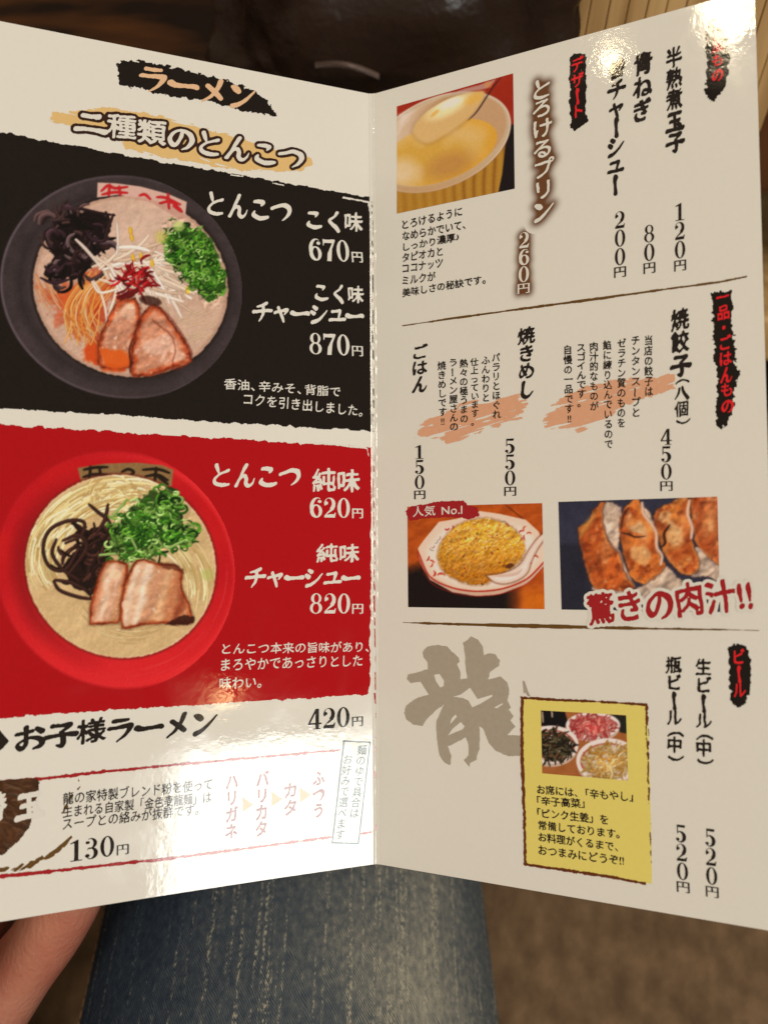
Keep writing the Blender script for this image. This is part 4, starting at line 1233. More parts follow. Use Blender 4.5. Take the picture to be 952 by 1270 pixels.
p.mix((248, 232, 200), np.clip(p.ell(440, 270, 110, 40, -.4) * 2 + p.n(40, 9) * .3, 0, 1) * .6 * np.clip(sp / 6, 0, 1))
p.mix((232, 160, 60), np.clip(p.ell(330, 340, 50, 16, -.7) * 2, 0, 1) * .7); p.mix((228, 170, 60), np.clip(p.ell(600, 240, 90, 40, -.5) * 2, 0, 1) * .6)
p.mix((196, 160, 138), np.clip(p.poly([(400, 215), (540, 165), (640, 140), (760, 95), (740, 130), (690, 170), (600, 185), (500, 200)], smooth=False) / 5, 0, 1) * .75)
p.mix((210, 140, 80), np.clip(p.ell(700, 140, 34, 30) * 2, 0, 1) * .8)
p.strand([(795, 85), (740, 150), (690, 225), (620, 330), (560, 390)], 10, (60, 38, 30), .3, .7, .8)
p.mix((232, 214, 196), np.clip(p.poly([(60, 330), (300, 250), (420, 205), (250, 300), (160, 400), (60, 520)], smooth=False, rough=14, cell=60) / 40, 0, 1) * .5)
p.finish('printed_photo', [(492, 132), (636, 91), (638, 234), (492, 265)], tone=(1.18, .92, None), label='printed picture of a pudding cup with a spoonful lifted above it')

# ---- fried rice
p = Paint(495, 610, 5.01, 952, 802, .36)
wood = p.n(40, 2)
p.im[:] = (176, 92, 38); p.im += ((vnoise((p.h, p.w), 60 * p.c, 3) + .5 * np.sin(p.xx / 30 + p.yy / 14 + wood * 3))[..., None] * np.array([13, 10, 6]))
p.mix((34, 22, 20), np.clip((p.yy - 440 + p.xx * .15 + 30 * wood) / 90, 0, 1) * np.clip((770 - p.xx) / 120, 0, 1)); p.mix((210, 130, 40), np.clip((p.yy - 560) / 100, 0, 1) * np.clip((p.xx - 730) / 60, 0, 1) * .6)
p.strand([(660, 80), (720, 130), (770, 170)], 6, (90, 40, 20), 0, .4, .8)
plate = [(115, 350), (150, 300), (245, 185), (360, 165), (500, 118), (620, 135), (785, 172), (865, 245), (905, 330), (900, 445), (800, 560), (620, 630), (480, 645), (330, 620), (190, 545), (130, 440)]
d = p.poly(plate, smooth=False)
p.mix((226, 196, 168), np.clip(d / 3, 0, 1)); p.mix((240, 220, 198), np.clip((d - 30) / 40, 0, 1) * .6)
low = p.poly([(115, 365), (190, 520), (330, 590), (480, 612), (640, 595), (790, 535), (905, 425), (905, 460), (800, 570), (620, 640), (480, 650), (330, 625), (190, 548), (125, 440)], smooth=False)
p.mix((206, 172, 144), np.clip(low / 3, 0, 1))
for off_, w_ in ((14, 9), (44, 5)):
    for g in ([(116, 356), (190, 512), (330, 582), (480, 604), (640, 588), (790, 528), (900, 420)],):
        p.strand([(x, y + off_) for x, y in g], w_, (186, 44, 26), .1, 0, .85)
for x, y in [(185, 400), (190, 425), (205, 440), (225, 500), (240, 520), (215, 490), (255, 515), (330, 210), (310, 225), (775, 240), (790, 260), (760, 285), (745, 255), (780, 300), (835, 400), (820, 440), (660, 200), (700, 225)]:
    p.strand(curly(x, y, 34, R_.uniform(0, 6), .6), 9, R_.choice([(196, 56, 34), (206, 84, 50), (180, 40, 30)]), .1, .6, .9)
for x, y in [(235, 300), (215, 330), (255, 275), (215, 365), (640, 190)]:
    p.strand(curly(x, y, 34, R_.uniform(0, 6), .9), 5, R_.choice([(150, 110, 110), (120, 130, 110)]), .1, .6, .8)
rp = [(240, 380), (270, 300), (340, 225), (430, 180), (540, 165), (640, 190), (720, 240), (770, 320), (765, 400), (700, 470), (600, 530), (540, 570), (450, 575), (350, 545), (280, 500), (245, 440)]
rd = p.poly(rp, rough=8, cell=14, seed=3)
p.mix((120, 80, 40), np.clip((rd + 16) / 14, 0, 1) * .4)
p.mix((208, 164, 74), np.clip(rd / 4, 0, 1)); p.mix((150, 96, 36), np.clip(rd / 4, 0, 1) * np.clip((p.yy - 400) / 190, 0, 1) * .6)
for i in range(2300):
    x, y = R_.uniform(235, 775), R_.uniform(160, 580)
    j, k_ = int(min(max(y * p.c, 0), p.h - 1)), int(min(max(x * p.c, 0), p.w - 1))
    if rd[j, k_] < 3: continue
    lt = 1.08 - .42 * max(0, (y - 330) / 250) - .16 * max(0, (420 - x) / 190)
    c = R_.choice([(220, 176, 96), (232, 194, 124), (210, 156, 72), (224, 184, 92), (196, 138, 70), (236, 206, 148), (216, 168, 60)])
    if R_.random() < .03: c = R_.choice([(150, 70, 44), (120, 50, 34), (90, 90, 40)])
    if R_.random() < .04: c = (236, 196, 40)
    p.strand(curly(x, y, R_.uniform(8, 16), R_.uniform(0, 6.3), .3, 2), R_.uniform(6, 9), tuple(v * lt for v in c), .35, .3, .95, .7)
p.relief(np.clip(rd / 4, 0, 1), 40, .30, 61); p.relief(np.clip(rd / 4, 0, 1), 14, .18, 62)
p.mix((214, 124, 30), np.clip(rd / 4, 0, 1) * (.10 + .30 * np.clip((p.yy - 300) / 220, 0, 1)))
p.mix((70, 30, 20), np.clip(p.ell(685, 460, 34, 18, -.3) * 3 + p.n(8, 2) * .5, 0, 1) * .7)
spn = p.poly([(540, 520), (620, 510), (700, 485), (760, 440), (800, 370), (850, 300), (905, 250), (905, 285), (860, 350), (820, 430), (795, 500), (740, 545), (660, 570), (590, 560)])
p.mix((110, 70, 46), np.clip((spn + 12) / 8, 0, 1) * .5); p.mix((222, 194, 170), np.clip(spn / 4, 0, 1)); p.mix((242, 224, 206), np.clip((spn - 8) / 16, 0, 1) * .6)
p.mix((196, 160, 134), np.clip(p.poly([(560, 522), (700, 500), (770, 470), (740, 520), (640, 535)]) / 10, 0, 1) * .6)
p.finish('printed_photo', [(505, 628.5), (672, 624), (675, 755.5), (506, 753)], tone=(1.25, 1.12, None), label='printed picture of a mound of fried rice on a white plate with a spoon')
shape('brush_banner', [(502, 634), (508, 629), (520, 626), (545, 622), (574, 621), (580, 626), (592, 629), (594.5, 640), (582, 644), (560, 641), (530, 643), (507, 646)], M_DKRED, .08, .08, rough=.35, cell=.8, label='dark red brush banner on the fried rice picture')
text('人気 No.1', (512, 641.5), (573.5, 638.5), 13.5, 'kai', M_WHITE, off=.12)

# ---- gyoza
p = Paint(685, 610, 3.66, 952, 641, .5)
p.im[:] = (44, 42, 52); p.im += (p.n(60, 2) * 8 + p.n(8, 3) * 3)[..., None]
p.mix((24, 22, 26), np.clip((p.yy - 230) / 20, 0, 1) * np.clip((200 - p.xx) / 60, 0, 1) * .5)
def gyo(pts, seed, base=(196, 96, 34), skin=None):
    d = p.poly(pts, rough=8, cell=22, seed=seed)
    al = np.clip(d / 2.5, 0, 1)
    p.mix((60, 34, 26), np.clip((d + 8) / 6, 0, 1) * .6)
    p.mix(base, al)
    p.mix((156, 60, 20), al * np.clip(p.n(50, seed + 1) * 2 + .4, 0, 1) * .8)
    p.mix((222, 146, 66), al * np.clip(1 - d / 16, 0, 1) * .6)
    p.mix((104, 34, 14), al * np.clip(p.n(24, seed + 2) * 2.4 - .3, 0, 1) * .6)
    p.im += (al * (p.n(8, seed + 5, 2) * 10))[..., None]
    cx_ = np.mean([q[0] for q in pts]); cy_ = np.mean([q[1] for q in pts]); p.mix((236, 158, 84), al * np.clip(p.ell(cx_ + 22, cy_ - 40, 46, 130, .25), 0, 1) * .55)
    p.mix((96, 36, 16), al * np.clip((cx_ - 40 - p.xx) / 60, 0, 1) * .5)
    p.relief(al, 80, .26, seed + 6); p.relief(al, 18, .09, seed + 7)
    p.mix((250, 190, 120), al * np.clip(p.n(34, seed + 8, 3) * 3 - 1.0, 0, 1) * .45)
    p.mix((110, 44, 18), al * np.clip(1 - d / 7, 0, 1) * .45)
    return d, al
def whiteskin(pts, seed, c=(206, 176, 150)):
    d = p.poly(pts, rough=9, cell=20, seed=seed)
    tan = c[2] < 105
    if tan:
        al = np.clip((d + 2) / 16, 0, 1) * .85; p.mix(c, al); p.mix((236, 196, 140), al * np.clip(p.n(26, seed + 1) * 3 - .8, 0, 1) * .6); p.mix((150, 74, 30), al * np.clip(p.n(34, seed + 2) * 3 - .6, 0, 1) * .7)
        p.relief(al, 60, .3, seed + 3); return
    al = np.clip(d / 4, 0, 1); p.mix((120, 76, 56), np.clip((d + 5) / 5, 0, 1) * .5)
    p.mix((190, 156, 122), al); p.mix((222, 196, 164), al * np.clip(p.n(50, seed + 1) * 2, 0, 1) * .5); p.mix((150, 120, 108), al * np.clip(p.n(30, seed + 2) * 2 - .2, 0, 1) * .5); p.relief(al, 70, .35, seed + 3); p.relief(al, 24, .16, seed + 4)
whiteskin([(640, 250), (700, 280), (760, 320), (762, 400), (700, 380), (660, 330)], 1, (196, 150, 126))
gyo([(620, 20), (755, 15), (765, 320), (700, 290), (650, 240), (630, 130)], 2, (176, 86, 40))
whiteskin([(560, 330), (640, 250), (700, 290), (735, 350), (690, 385), (620, 380)], 5)
gyo([(455, 110), (480, 75), (540, 50), (610, 20), (625, 120), (640, 250), (665, 320), (640, 375), (580, 370), (540, 330), (500, 270), (470, 180)], 6, (204, 112, 44))
whiteskin([(480, 90), (530, 85), (545, 130), (590, 170), (590, 240), (540, 250), (510, 200), (520, 160), (480, 130)], 9, (206, 152, 92))
p.strand([(530, 150), (505, 190), (510, 230), (495, 250)], 12, (50, 24, 16), .2, .5)
whiteskin([(400, 60), (440, 90), (460, 170), (430, 170)], 10, (150, 140, 140))
whiteskin([(430, 400), (500, 330), (560, 380), (600, 430), (560, 480), (440, 470), (400, 450)], 11)
gyo([(300, 180), (305, 110), (340, 60), (390, 30), (410, 90), (470, 190), (485, 290), (510, 340), (470, 380), (410, 420), (350, 380), (320, 280)], 12, (206, 106, 38))
whiteskin([(345, 80), (365, 110), (345, 150), (400, 130), (420, 160), (440, 190), (400, 200), (350, 180), (325, 130)], 14, (198, 150, 96))
p.strand([(310, 185), (350, 195), (375, 205), (420, 202)], 8, (56, 26, 18), .2, .5); p.strand([(345, 70), (320, 110), (310, 170)], 8, (70, 30, 20), .2, .5)
for g in ([(405, 50), (412, 100), (450, 150), (470, 190), (472, 250), (495, 290), (490, 330)], [(225, 60), (228, 130), (245, 190), (270, 240), (300, 275), (315, 320), (340, 380), (370, 430)], [(620, 40), (612, 100), (632, 160), (628, 210)]):
    p.strand(g, 15, (228, 178, 140), .4, .2, .9)
whiteskin([(350, 250), (420, 240), (450, 280), (440, 330), (390, 330), (345, 290)], 16, (214, 150, 84))
whiteskin([(220, 60), (260, 45), (310, 70), (305, 130), (300, 200), (290, 260), (245, 190)], 17, (212, 186, 160))
gyo([(112, 160), (170, 130), (190, 75), (240, 42), (225, 90), (232, 160), (262, 240), (300, 280), (330, 370), (370, 430), (330, 480), (240, 460), (180, 430), (150, 340), (120, 240)], 18, (184, 82, 28))
p.mix((222, 150, 60), np.clip(p.poly([(112, 165), (190, 80), (225, 60), (190, 140), (125, 220)]) / 20, 0, 1) * .6)
whiteskin([(180, 430), (250, 450), (330, 450), (330, 500), (200, 500)], 19)
whiteskin([(380, 430), (430, 440), (450, 500), (360, 500)], 20)
bs_ = np.clip(blur(p.n(30, 88, 2), 2) * 2, 0, 1)
p.im = blur(p.im, .9)
p.finish('printed_photo', [(692, 622.5), (889, 616), (892.5, 759), (696, 756)], tone=(1.0, .98, None), label='printed picture of browned gyoza dumplings')
text('驚きの肉汁!!', (731, 777), (935, 758), 43, 'brushthin', M_DKRED, off=.14, bold=.16, halo=(M_WHITE, .8), label='dark red brush lettering with a white outline across the gyoza picture')

# ---- three condiment bowls
p = Paint(640, 860, 5.289, 780, 600, .34)
p.im[:] = (168, 100, 48); p.im += (p.n(60, 2) * 8)[..., None]
p.mix((22, 18, 20), np.clip(p.poly([(150, 100), (320, 118), (345, 200), (300, 240), (150, 210)], smooth=False) / 5, 0, 1)); p.mix((44, 40, 30), np.clip(p.poly([(590, 130), (740, 140), (740, 270), (680, 260)], smooth=False) / 8, 0, 1))
p.strand([(170, 120), (175, 190)], 12, (190, 160, 130), .3, .3); p.strand([(232, 115), (236, 155)], 12, (190, 160, 130), .3, .3)
def cbowl(cx, cy, a, b_, cols, n, seed, ang=0):
    o = p.ell(cx, cy + 22, a * .97, b_, ang); p.mix((196, 166, 138), np.clip(o * 40, 0, 1))
    o = p.ell(cx, cy, a, b_, ang); p.mix((228, 206, 184), np.clip(o * 40, 0, 1))
    o = p.ell(cx, cy + 6, a * .88, b_ * .84, ang); p.mix((206, 178, 152), np.clip(o * 40, 0, 1)); p.mix((178, 54, 36), np.clip(1 - abs(o - .06) / .06, 0, 1) * (p.yy < cy + b_ * .35) * .9)
    for i in range(n):
        t, r = R_.uniform(0, 6.28), math.sqrt(R_.random()) * .74
        x, y = cx + a * r * math.cos(t), cy + 12 + b_ * r * math.sin(t)
        sh = .7 + .4 * (1 - r)
        p.strand(curly(x, y, R_.uniform(26, 64), R_.uniform(0, 6.3), .4, 3), R_.uniform(9, 16), tuple(v * sh for v in R_.choice(cols)), .4, .4)
cbowl(502, 208, 180, 88, [(222, 96, 84), (232, 124, 106), (206, 70, 62), (238, 150, 124)], 210, 1)
cbowl(228, 335, 182, 126, [(84, 72, 42), (50, 40, 26), (110, 96, 60), (134, 84, 48), (36, 28, 20)], 260, 2)
cbowl(600, 440, 210, 148, [(222, 170, 84), (232, 188, 110), (208, 148, 62), (240, 206, 140)], 260, 3)
p.mix((222, 150, 120), np.clip(p.ell(280, 300, 60, 34) * 0, 0, 1))
p.finish('printed_photo', [(670.5, 881), (776, 887), (778.5, 968), (672, 959)], off=.09, tone=(1.2, .95, None), label='printed picture of three small bowls of condiments on the yellow note')

bpy.data.objects.remove(_to)

# ================================================================== the place behind the menu
def cam_noise_mat(name, c1, c2, scale, rough=.6, detail=4, bump=0.0, stretch=(1, 1, 1), spec=.5, ramp=(.35, .65)):
    m, nt, b = new_mat(name)
    tc = node(nt, 'ShaderNodeTexCoord'); mp = node(nt, 'ShaderNodeMapping'); mp.inputs['Scale'].default_value = stretch
    n = node(nt, 'ShaderNodeTexNoise'); n.inputs['Scale'].default_value = scale; n.inputs['Detail'].default_value = detail
    cr = node(nt, 'ShaderNodeValToRGB'); cr.color_ramp.elements[0].color = (*c1, 1); cr.color_ramp.elements[1].color = (*c2, 1)
    cr.color_ramp.elements[0].position, cr.color_ramp.elements[1].position = ramp
    L = nt.links
    L.new(tc.outputs['Object'], mp.inputs[0]); L.new(mp.outputs[0], n.inputs['Vector']); L.new(n.outputs['Fac'], cr.inputs[0]); L.new(cr.outputs[0], b.inputs['Base Color'])
    b.inputs['Roughness'].default_value = rough; b.inputs['Specular IOR Level'].default_value = spec
    if bump:
        bp = node(nt, 'ShaderNodeBump'); bp.inputs['Distance'].default_value = bump
        L.new(n.outputs['Fac'], bp.inputs['Height']); L.new(bp.outputs[0], b.inputs['Normal'])
    return m


def box_vf(x0, x1, y0, y1, z0, z1, bev=0.0):
    import bmesh
    bm = bmesh.new()
    bmesh.ops.create_cube(bm, size=1)
    for v in bm.verts:
        v.co = ((x0 + x1) / 2 + v.co.x * (x1 - x0), (y0 + y1) / 2 + v.co.y * (y1 - y0), (z0 + z1) / 2 + v.co.z * (z1 - z0))
    if bev:
        bmesh.ops.bevel(bm, geom=list(bm.edges), offset=bev, segments=3, affect='EDGES', profile=.6)
    bm.verts.index_update()
    V = [tuple(v.co) for v in bm.verts]; Fc = [tuple(v.index for v in f.verts) for f in bm.faces]
    bm.free()
    return V, Fc


def rotz(V, a, c):
    V = np.asarray(V, float); ca, sa = math.cos(a), math.sin(a)
    x, y = V[:, 0] - c[0], V[:, 1] - c[1]
    V[:, 0] = c[0] + x * ca - y * sa; V[:, 1] = c[1] + x * sa + y * ca
    return V


# floor
M_FLOOR = cam_noise_mat('dark_floor', (.02, .012, .008), (.05, .03, .018), 6, .35, stretch=(1, 6, 1))
V, Fc = box_vf(-3, 3, -1.5, 3, -.05, 0)
setp(mesh_obj('floor', V, Fc, M_FLOOR), kind='structure')
M_WALL = cam_noise_mat('dark_wood_wall', (.03, .016, .009), (.07, .04, .02), 5, .5, stretch=(8, 8, 1))
V, Fc = box_vf(-3, 3, 3.0, 3.1, 0, 2.4)
setp(mesh_obj('wall', V, Fc, M_WALL), kind='structure')

# padded bench seat
M_SEAT = cam_noise_mat('worn_brown_suede', (.11, .064, .031), (.22, .135, .070), 110, .85, 6, .0012, stretch=(1.2, .8, 1), ramp=(.3, .7))
seat = empty('bench_seat', (0.0, .05, .0), "long bench with a mottled brown padded seat under the jeans", "bench")
V, Fc = box_vf(-1.1, 1.1, -.35, .43, .375, .448, .018)
mesh_obj('seat_cushion', V, Fc, M_SEAT, seat, smooth=False)
M_DKW = cam_noise_mat('dark_stained_wood', (.018, .010, .007), (.05, .028, .016), 30, .4, stretch=(1, 8, 1))
V, Fc = box_vf(-1.09, 1.09, -.34, .42, .0, .374)
mesh_obj('seat_base', V, Fc, M_DKW, seat)

# table ahead
M_TABLE = cam_noise_mat('dark_lacquered_table', (.014, .008, .006), (.15, .055, .016), 14, .30, 3, stretch=(1.0, 2.2, 1), ramp=(.42, .74))  # reddish noise patches paint warm reflections into the lacquer colour
tab = empty('dining_table', (0.0, .75, 0), "dark lacquered table with faint reddish reflections painted into its colour, beyond the top of the menu", "table")
V, Fc = box_vf(-1.0, 1.0, .325, 1.15, .655, .695, .004)
mesh_obj('tabletop', V, Fc, M_TABLE, tab)
for sx in (-.9, .9):
    for sy in (.42, 1.06):
        V, Fc = box_vf(sx - .03, sx + .03, sy - .03, sy + .03, 0, .654)
        mesh_obj('leg', V, Fc, M_DKW, tab)

# ------------------------------------------------------------------ jeans
def denim():
    m, nt, b = new_mat('faded_denim')
    L = nt.links
    tc = node(nt, 'ShaderNodeTexCoord'); sep = node(nt, 'ShaderNodeSeparateXYZ'); L.new(tc.outputs['Object'], sep.inputs[0])
    def mth(op, a, b_=None, c=None):
        n = node(nt, 'ShaderNodeMath', operation=op)
        for i, v in enumerate((a, b_, c)):
            if v is None: continue
            if hasattr(v, 'links'): L.new(v, n.inputs[i])
            else: n.inputs[i].default_value = v
        return n.outputs[0]
    # small random warp of the thread directions
    wn = node(nt, 'ShaderNodeTexNoise'); wn.inputs['Scale'].default_value = 160; wn.inputs['Detail'].default_value = 2
    L.new(tc.outputs['Object'], wn.inputs['Vector'])
    wob = mth('MULTIPLY', mth('SUBTRACT', wn.outputs['Fac'], .5), .0022)
    x = mth('ADD', sep.outputs['X'], wob)
    y = sep.outputs['Y']
    # twill diagonals
    tw = mth('SINE', mth('MULTIPLY', mth('ADD', mth('MULTIPLY', x, 1.0), mth('MULTIPLY', y, .62)), 2 * math.pi / .00072))
    # warp columns: noise that varies only across the leg picks out the pale threads
    def noise(scale, vec, det=1.0):
        mp = node(nt, 'ShaderNodeMapping'); mp.inputs['Scale'].default_value = vec; L.new(tc.outputs['Object'], mp.inputs[0])
        n = node(nt, 'ShaderNodeTexNoise'); n.inputs['Scale'].default_value = scale; n.inputs['Detail'].default_value = det
        L.new(mp.outputs[0], n.inputs['Vector']); return n.outputs['Fac']
    col_ = noise(620, (1, .02, .05), 2.5)
    dash = noise(1500, (1, .55, .8), 1.0)
    mott = noise(700, (1, .6, .8), 2.0)
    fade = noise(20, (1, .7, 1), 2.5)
    shadex = mth('SUBTRACT', 1.0, mth('ABSOLUTE', mth('MULTIPLY', mth('ADD', sep.outputs['X'], -.112), 7.0)))  # side shade painted into the denim: dark left, palest right of centre
    fade_shade = mth('MULTIPLY_ADD', fade, .42, mth('MULTIPLY', mth('MAXIMUM', shadex, 0.0), .75))  # random fading of the cloth plus the painted side shade
    pale = mth('MULTIPLY', mth('MAXIMUM', mth('SUBTRACT', col_, .53), 0.0), mth('MAXIMUM', mth('SUBTRACT', dash, .46), 0.0))
    v = mth('MULTIPLY_ADD', tw, .11, mth('MULTIPLY_ADD', mott, .42, mth('MULTIPLY_ADD', pale, 15.0, mth('MULTIPLY', fade_shade, 1.05))))
    mr = node(nt, 'ShaderNodeMapRange'); mr.inputs[1].default_value = .40; mr.inputs[2].default_value = 1.36; L.new(v, mr.inputs[0])
    cr = node(nt, 'ShaderNodeValToRGB'); e = cr.color_ramp.elements
    e[0].position = 0; e[0].color = (.004, .006, .012, 1); e[1].position = 1; e[1].color = (.40, .38, .31, 1)
    k = e.new(.28); k.color = (.018, .028, .050, 1); k = e.new(.52); k.color = (.046, .066, .094, 1); k = e.new(.78); k.color = (.135, .148, .152, 1)
    L.new(mr.outputs[0], cr.inputs[0]); L.new(cr.outputs[0], b.inputs['Base Color'])
    b.inputs['Roughness'].default_value = .9; b.inputs['Specular IOR Level'].default_value = .15
    bp = node(nt, 'ShaderNodeBump'); bp.inputs['Distance'].default_value = .00022; L.new(v, bp.inputs['Height']); L.new(bp.outputs[0], b.inputs['Normal'])
    return m


def loft(rings, closed=True):
    """rings: array (n, m, 3)"""
    R = np.asarray(rings); n, m_, _ = R.shape
    idx = np.arange(n * m_).reshape(n, m_)
    nxt = np.roll(idx, -1, axis=1)
    f = np.stack([idx[:-1], nxt[:-1], nxt[1:], idx[1:]], -1).reshape(-1, 4)
    return R.reshape(-1, 3), f


PERS = empty('person', (-.1, -.1, .45), "person in faded blue jeans holding up the menu, only thighs and fingers showing", "person")


def leg(cx, r0, r1, yend, seed, lean=0.0):
    ys = np.concatenate([np.linspace(-.26, yend, 150)])
    th = np.linspace(0, 2 * math.pi, 120, endpoint=False)
    N = vnoise((len(ys), 121), 26, seed, 3)[:, :120]; N2 = vnoise((len(ys), 121), 60, seed + 1, 2)[:, :120]
    w_ = np.minimum(np.arange(120), 119 - np.arange(120)) / 12.0; w_ = np.clip(w_, 0, 1)
    rings = []
    for q in (.99, .85, .6, .3):
        k = math.sqrt(1 - q * q); r = r0 * k
        rings.append(np.stack([cx - r * np.sin(th), np.full(120, -.26 - q * .07), .449 + r0 * .84 - r * .88 * np.cos(th)], 1))
    for i, y in enumerate(ys):
        t = i / (len(ys) - 1)
        r = r0 + (r1 - r0) * t
        rr_ = r + (N[i] * .0016 + N2[i] * .004) * w_
        c = cx + lean * t
        rings.append(np.stack([c + rr_ * 1.0 * np.sin(th + math.pi), np.full(120, y), .449 + r * .84 + rr_ * .88 * np.cos(th + math.pi)], 1))
    # knee, shin
    cxk = cx + lean; zc = .449 + r1 * .84
    for k in range(1, 9):
        a = k / 8 * math.pi / 2
        r = r1 * (1 - .12 * k / 8)
        cyk = yend + .0 + .07 * math.sin(a); czk = zc - .07 * (1 - math.cos(a))
        rings.append(np.stack([cxk + r * np.sin(th + math.pi), cyk + r * .88 * np.cos(th + math.pi) * math.sin(a) * -1 * -1, czk + r * .88 * np.cos(th + math.pi) * math.cos(a)], 1))
    for k in range(1, 10):
        z = czk - k * (czk - .09) / 9; r = r1 * (.86 - .26 * k / 9)
        rings.append(np.stack([cxk + r * np.sin(th + math.pi), cyk + r * .88 * np.cos(th + math.pi), np.full(120, z)], 1))
    return loft(rings)


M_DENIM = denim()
va, fa = leg(-.0235, .0805, .053, .45, 3, -.014)
vb, fb = leg(-.335, .080, .066, .45, 8, -.05)
th = np.linspace(0, 2 * math.pi, 48, endpoint=False)
vc, fc = loft([np.stack([np.full(48, -.178 + .25 * q), -.33 + .12 * math.sqrt(1 - abs(q) ** 2.6 * .999) * np.sin(th), .555 + .105 * math.sqrt(1 - abs(q) ** 2.6 * .999) * np.cos(th)], 1) for q in np.linspace(-1, 1, 24)])
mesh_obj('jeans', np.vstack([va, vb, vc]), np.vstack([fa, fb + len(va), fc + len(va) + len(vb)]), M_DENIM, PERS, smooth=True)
# stitched inseam down the inner side of the right thigh
M_ST = cam_noise_mat('orange_stitch_thread', (.16, .075, .03), (.26, .13, .05), 300, .8)
sv, sf = [], []
for k in range(130):
    y = -.12 + k * .0034
    t = (y + .26) / .71; r = .0805 + (.053 - .0805) * t
    a = math.radians(74)
    c = np.array([-.0235 - .014 * t - (r + .0012) * math.sin(a), y, .449 + r * .84 + (r + .0012) * .88 * math.cos(a)])
    for (dx, dy, dz) in ((-.0002, 0, -.0004), (.0002, 0, .0004), (.0002, .0022, .0004), (-.0002, .0022, -.0004)):
        sv.append(c + np.array([dx, dy, dz]))
    b0 = len(sv) - 4; sf.append((b0, b0 + 1, b0 + 2, b0 + 3))
    for q in range(4):
        sv.append(sv[b0 + q] + np.array([-.0006, 0, .0002]))
    sf += [(b0 + 4, b0 + 5, b0 + 6, b0 + 7), (b0, b0 + 1, b0 + 5, b0 + 4), (b0 + 2, b0 + 3, b0 + 7, b0 + 6), (b0 + 1, b0 + 2, b0 + 6, b0 + 5), (b0 + 3, b0, b0 + 4, b0 + 7)]
mesh_obj('seam_stitching', np.array(sv), sf, M_ST, PERS)['kind'] = 'stuff'

# ------------------------------------------------------------------ hand behind the left half
m, nt, b = new_mat('skin')
tc = node(nt, 'ShaderNodeTexCoord')
n1 = node(nt, 'ShaderNodeTexNoise'); n1.inputs['Scale'].default_value = 55; n1.inputs['Detail'].default_value = 3
cr = node(nt, 'ShaderNodeValToRGB'); e = cr.color_ramp.elements
e[0].position = .3; e[0].color = (.42, .12, .075, 1); e[1].position = .72; e[1].color = (.53, .23, .155, 1)
n2 = node(nt, 'ShaderNodeTexNoise'); n2.inputs['Scale'].default_value = 900; n2.inputs['Detail'].default_value = 3
mp = node(nt, 'ShaderNodeMapping'); mp.inputs['Rotation'].default_value = (.3, .2, .9); mp.inputs['Scale'].default_value = (1, .35, 1)
bp = node(nt, 'ShaderNodeBump'); bp.inputs['Distance'].default_value = .00035
L = nt.links
L.new(tc.outputs['Object'], n1.inputs['Vector']); L.new(n1.outputs['Fac'], cr.inputs[0]); L.new(cr.outputs[0], b.inputs['Base Color'])
L.new(tc.outputs['Object'], mp.inputs[0]); L.new(mp.outputs[0], n2.inputs['Vector']); L.new(n2.outputs['Fac'], bp.inputs['Height']); L.new(bp.outputs[0], b.inputs['Normal'])
b.inputs['Roughness'].default_value = .48
b.inputs['Subsurface Weight'].default_value = .25; b.inputs['Subsurface Radius'].default_value = (1, .3, .15); b.inputs['Subsurface Scale'].default_value = .004
M_SKIN = m

# chains of (photo px, py, depth, radius): one per finger, plus wrist and forearm; merged into one skin below
CH = [
    [(-.335, -.30, .70, .038), (-.29, -.20, .645, .036), (-.235, -.10, .585, .030), (-.185, -.03, .538, .025), (-.157, .010, .516, .022)],   # forearm, wrist (world metres)
    [(-235, 1590, .262, .020), (-160, 1470, .260, .0175), (-110, 1385, .256, .0135), (-62, 1318, .253, .0120), (-14, 1256, .252, .0110), (26, 1202, .2515, .0098), (60, 1158, .2505, .0093), (86, 1114, .249, .0090), (98, 1086, .2485, .0084), (110, 1060, .2485, .0066)],
    [(-245, 1590, .264, .019), (-205, 1470, .266, .0165), (-170, 1380, .268, .0125), (-110, 1290, .272, .0098), (-62, 1212, .270, .0092), (-22, 1146, .265, .0084), (2, 1098, .260, .0072)],
    [(-265, 1590, .266, .018), (-245, 1480, .270, .0155), (-232, 1375, .276, .0120), (-205, 1270, .283, .0094), (-150, 1180, .282, .0088), (-104, 1112, .274, .0080), (-76, 1060, .266, .0068)],
    [(-285, 1590, .268, .017), (-285, 1490, .274, .0145), (-290, 1400, .280, .0110), (-285, 1310, .288, .0084), (-240, 1235, .287, .0077), (-200, 1180, .282, .0070), (-175, 1140, .277, .0058)],
    [(-225, 1590, .258, .020), (-215, 1490, .246, .0165), (-200, 1390, .227, .0130), (-150, 1290, .213, .0108), (-112, 1215, .205, .0098), (-95, 1172, .201, .0080)],
]
hv, hf = [], []
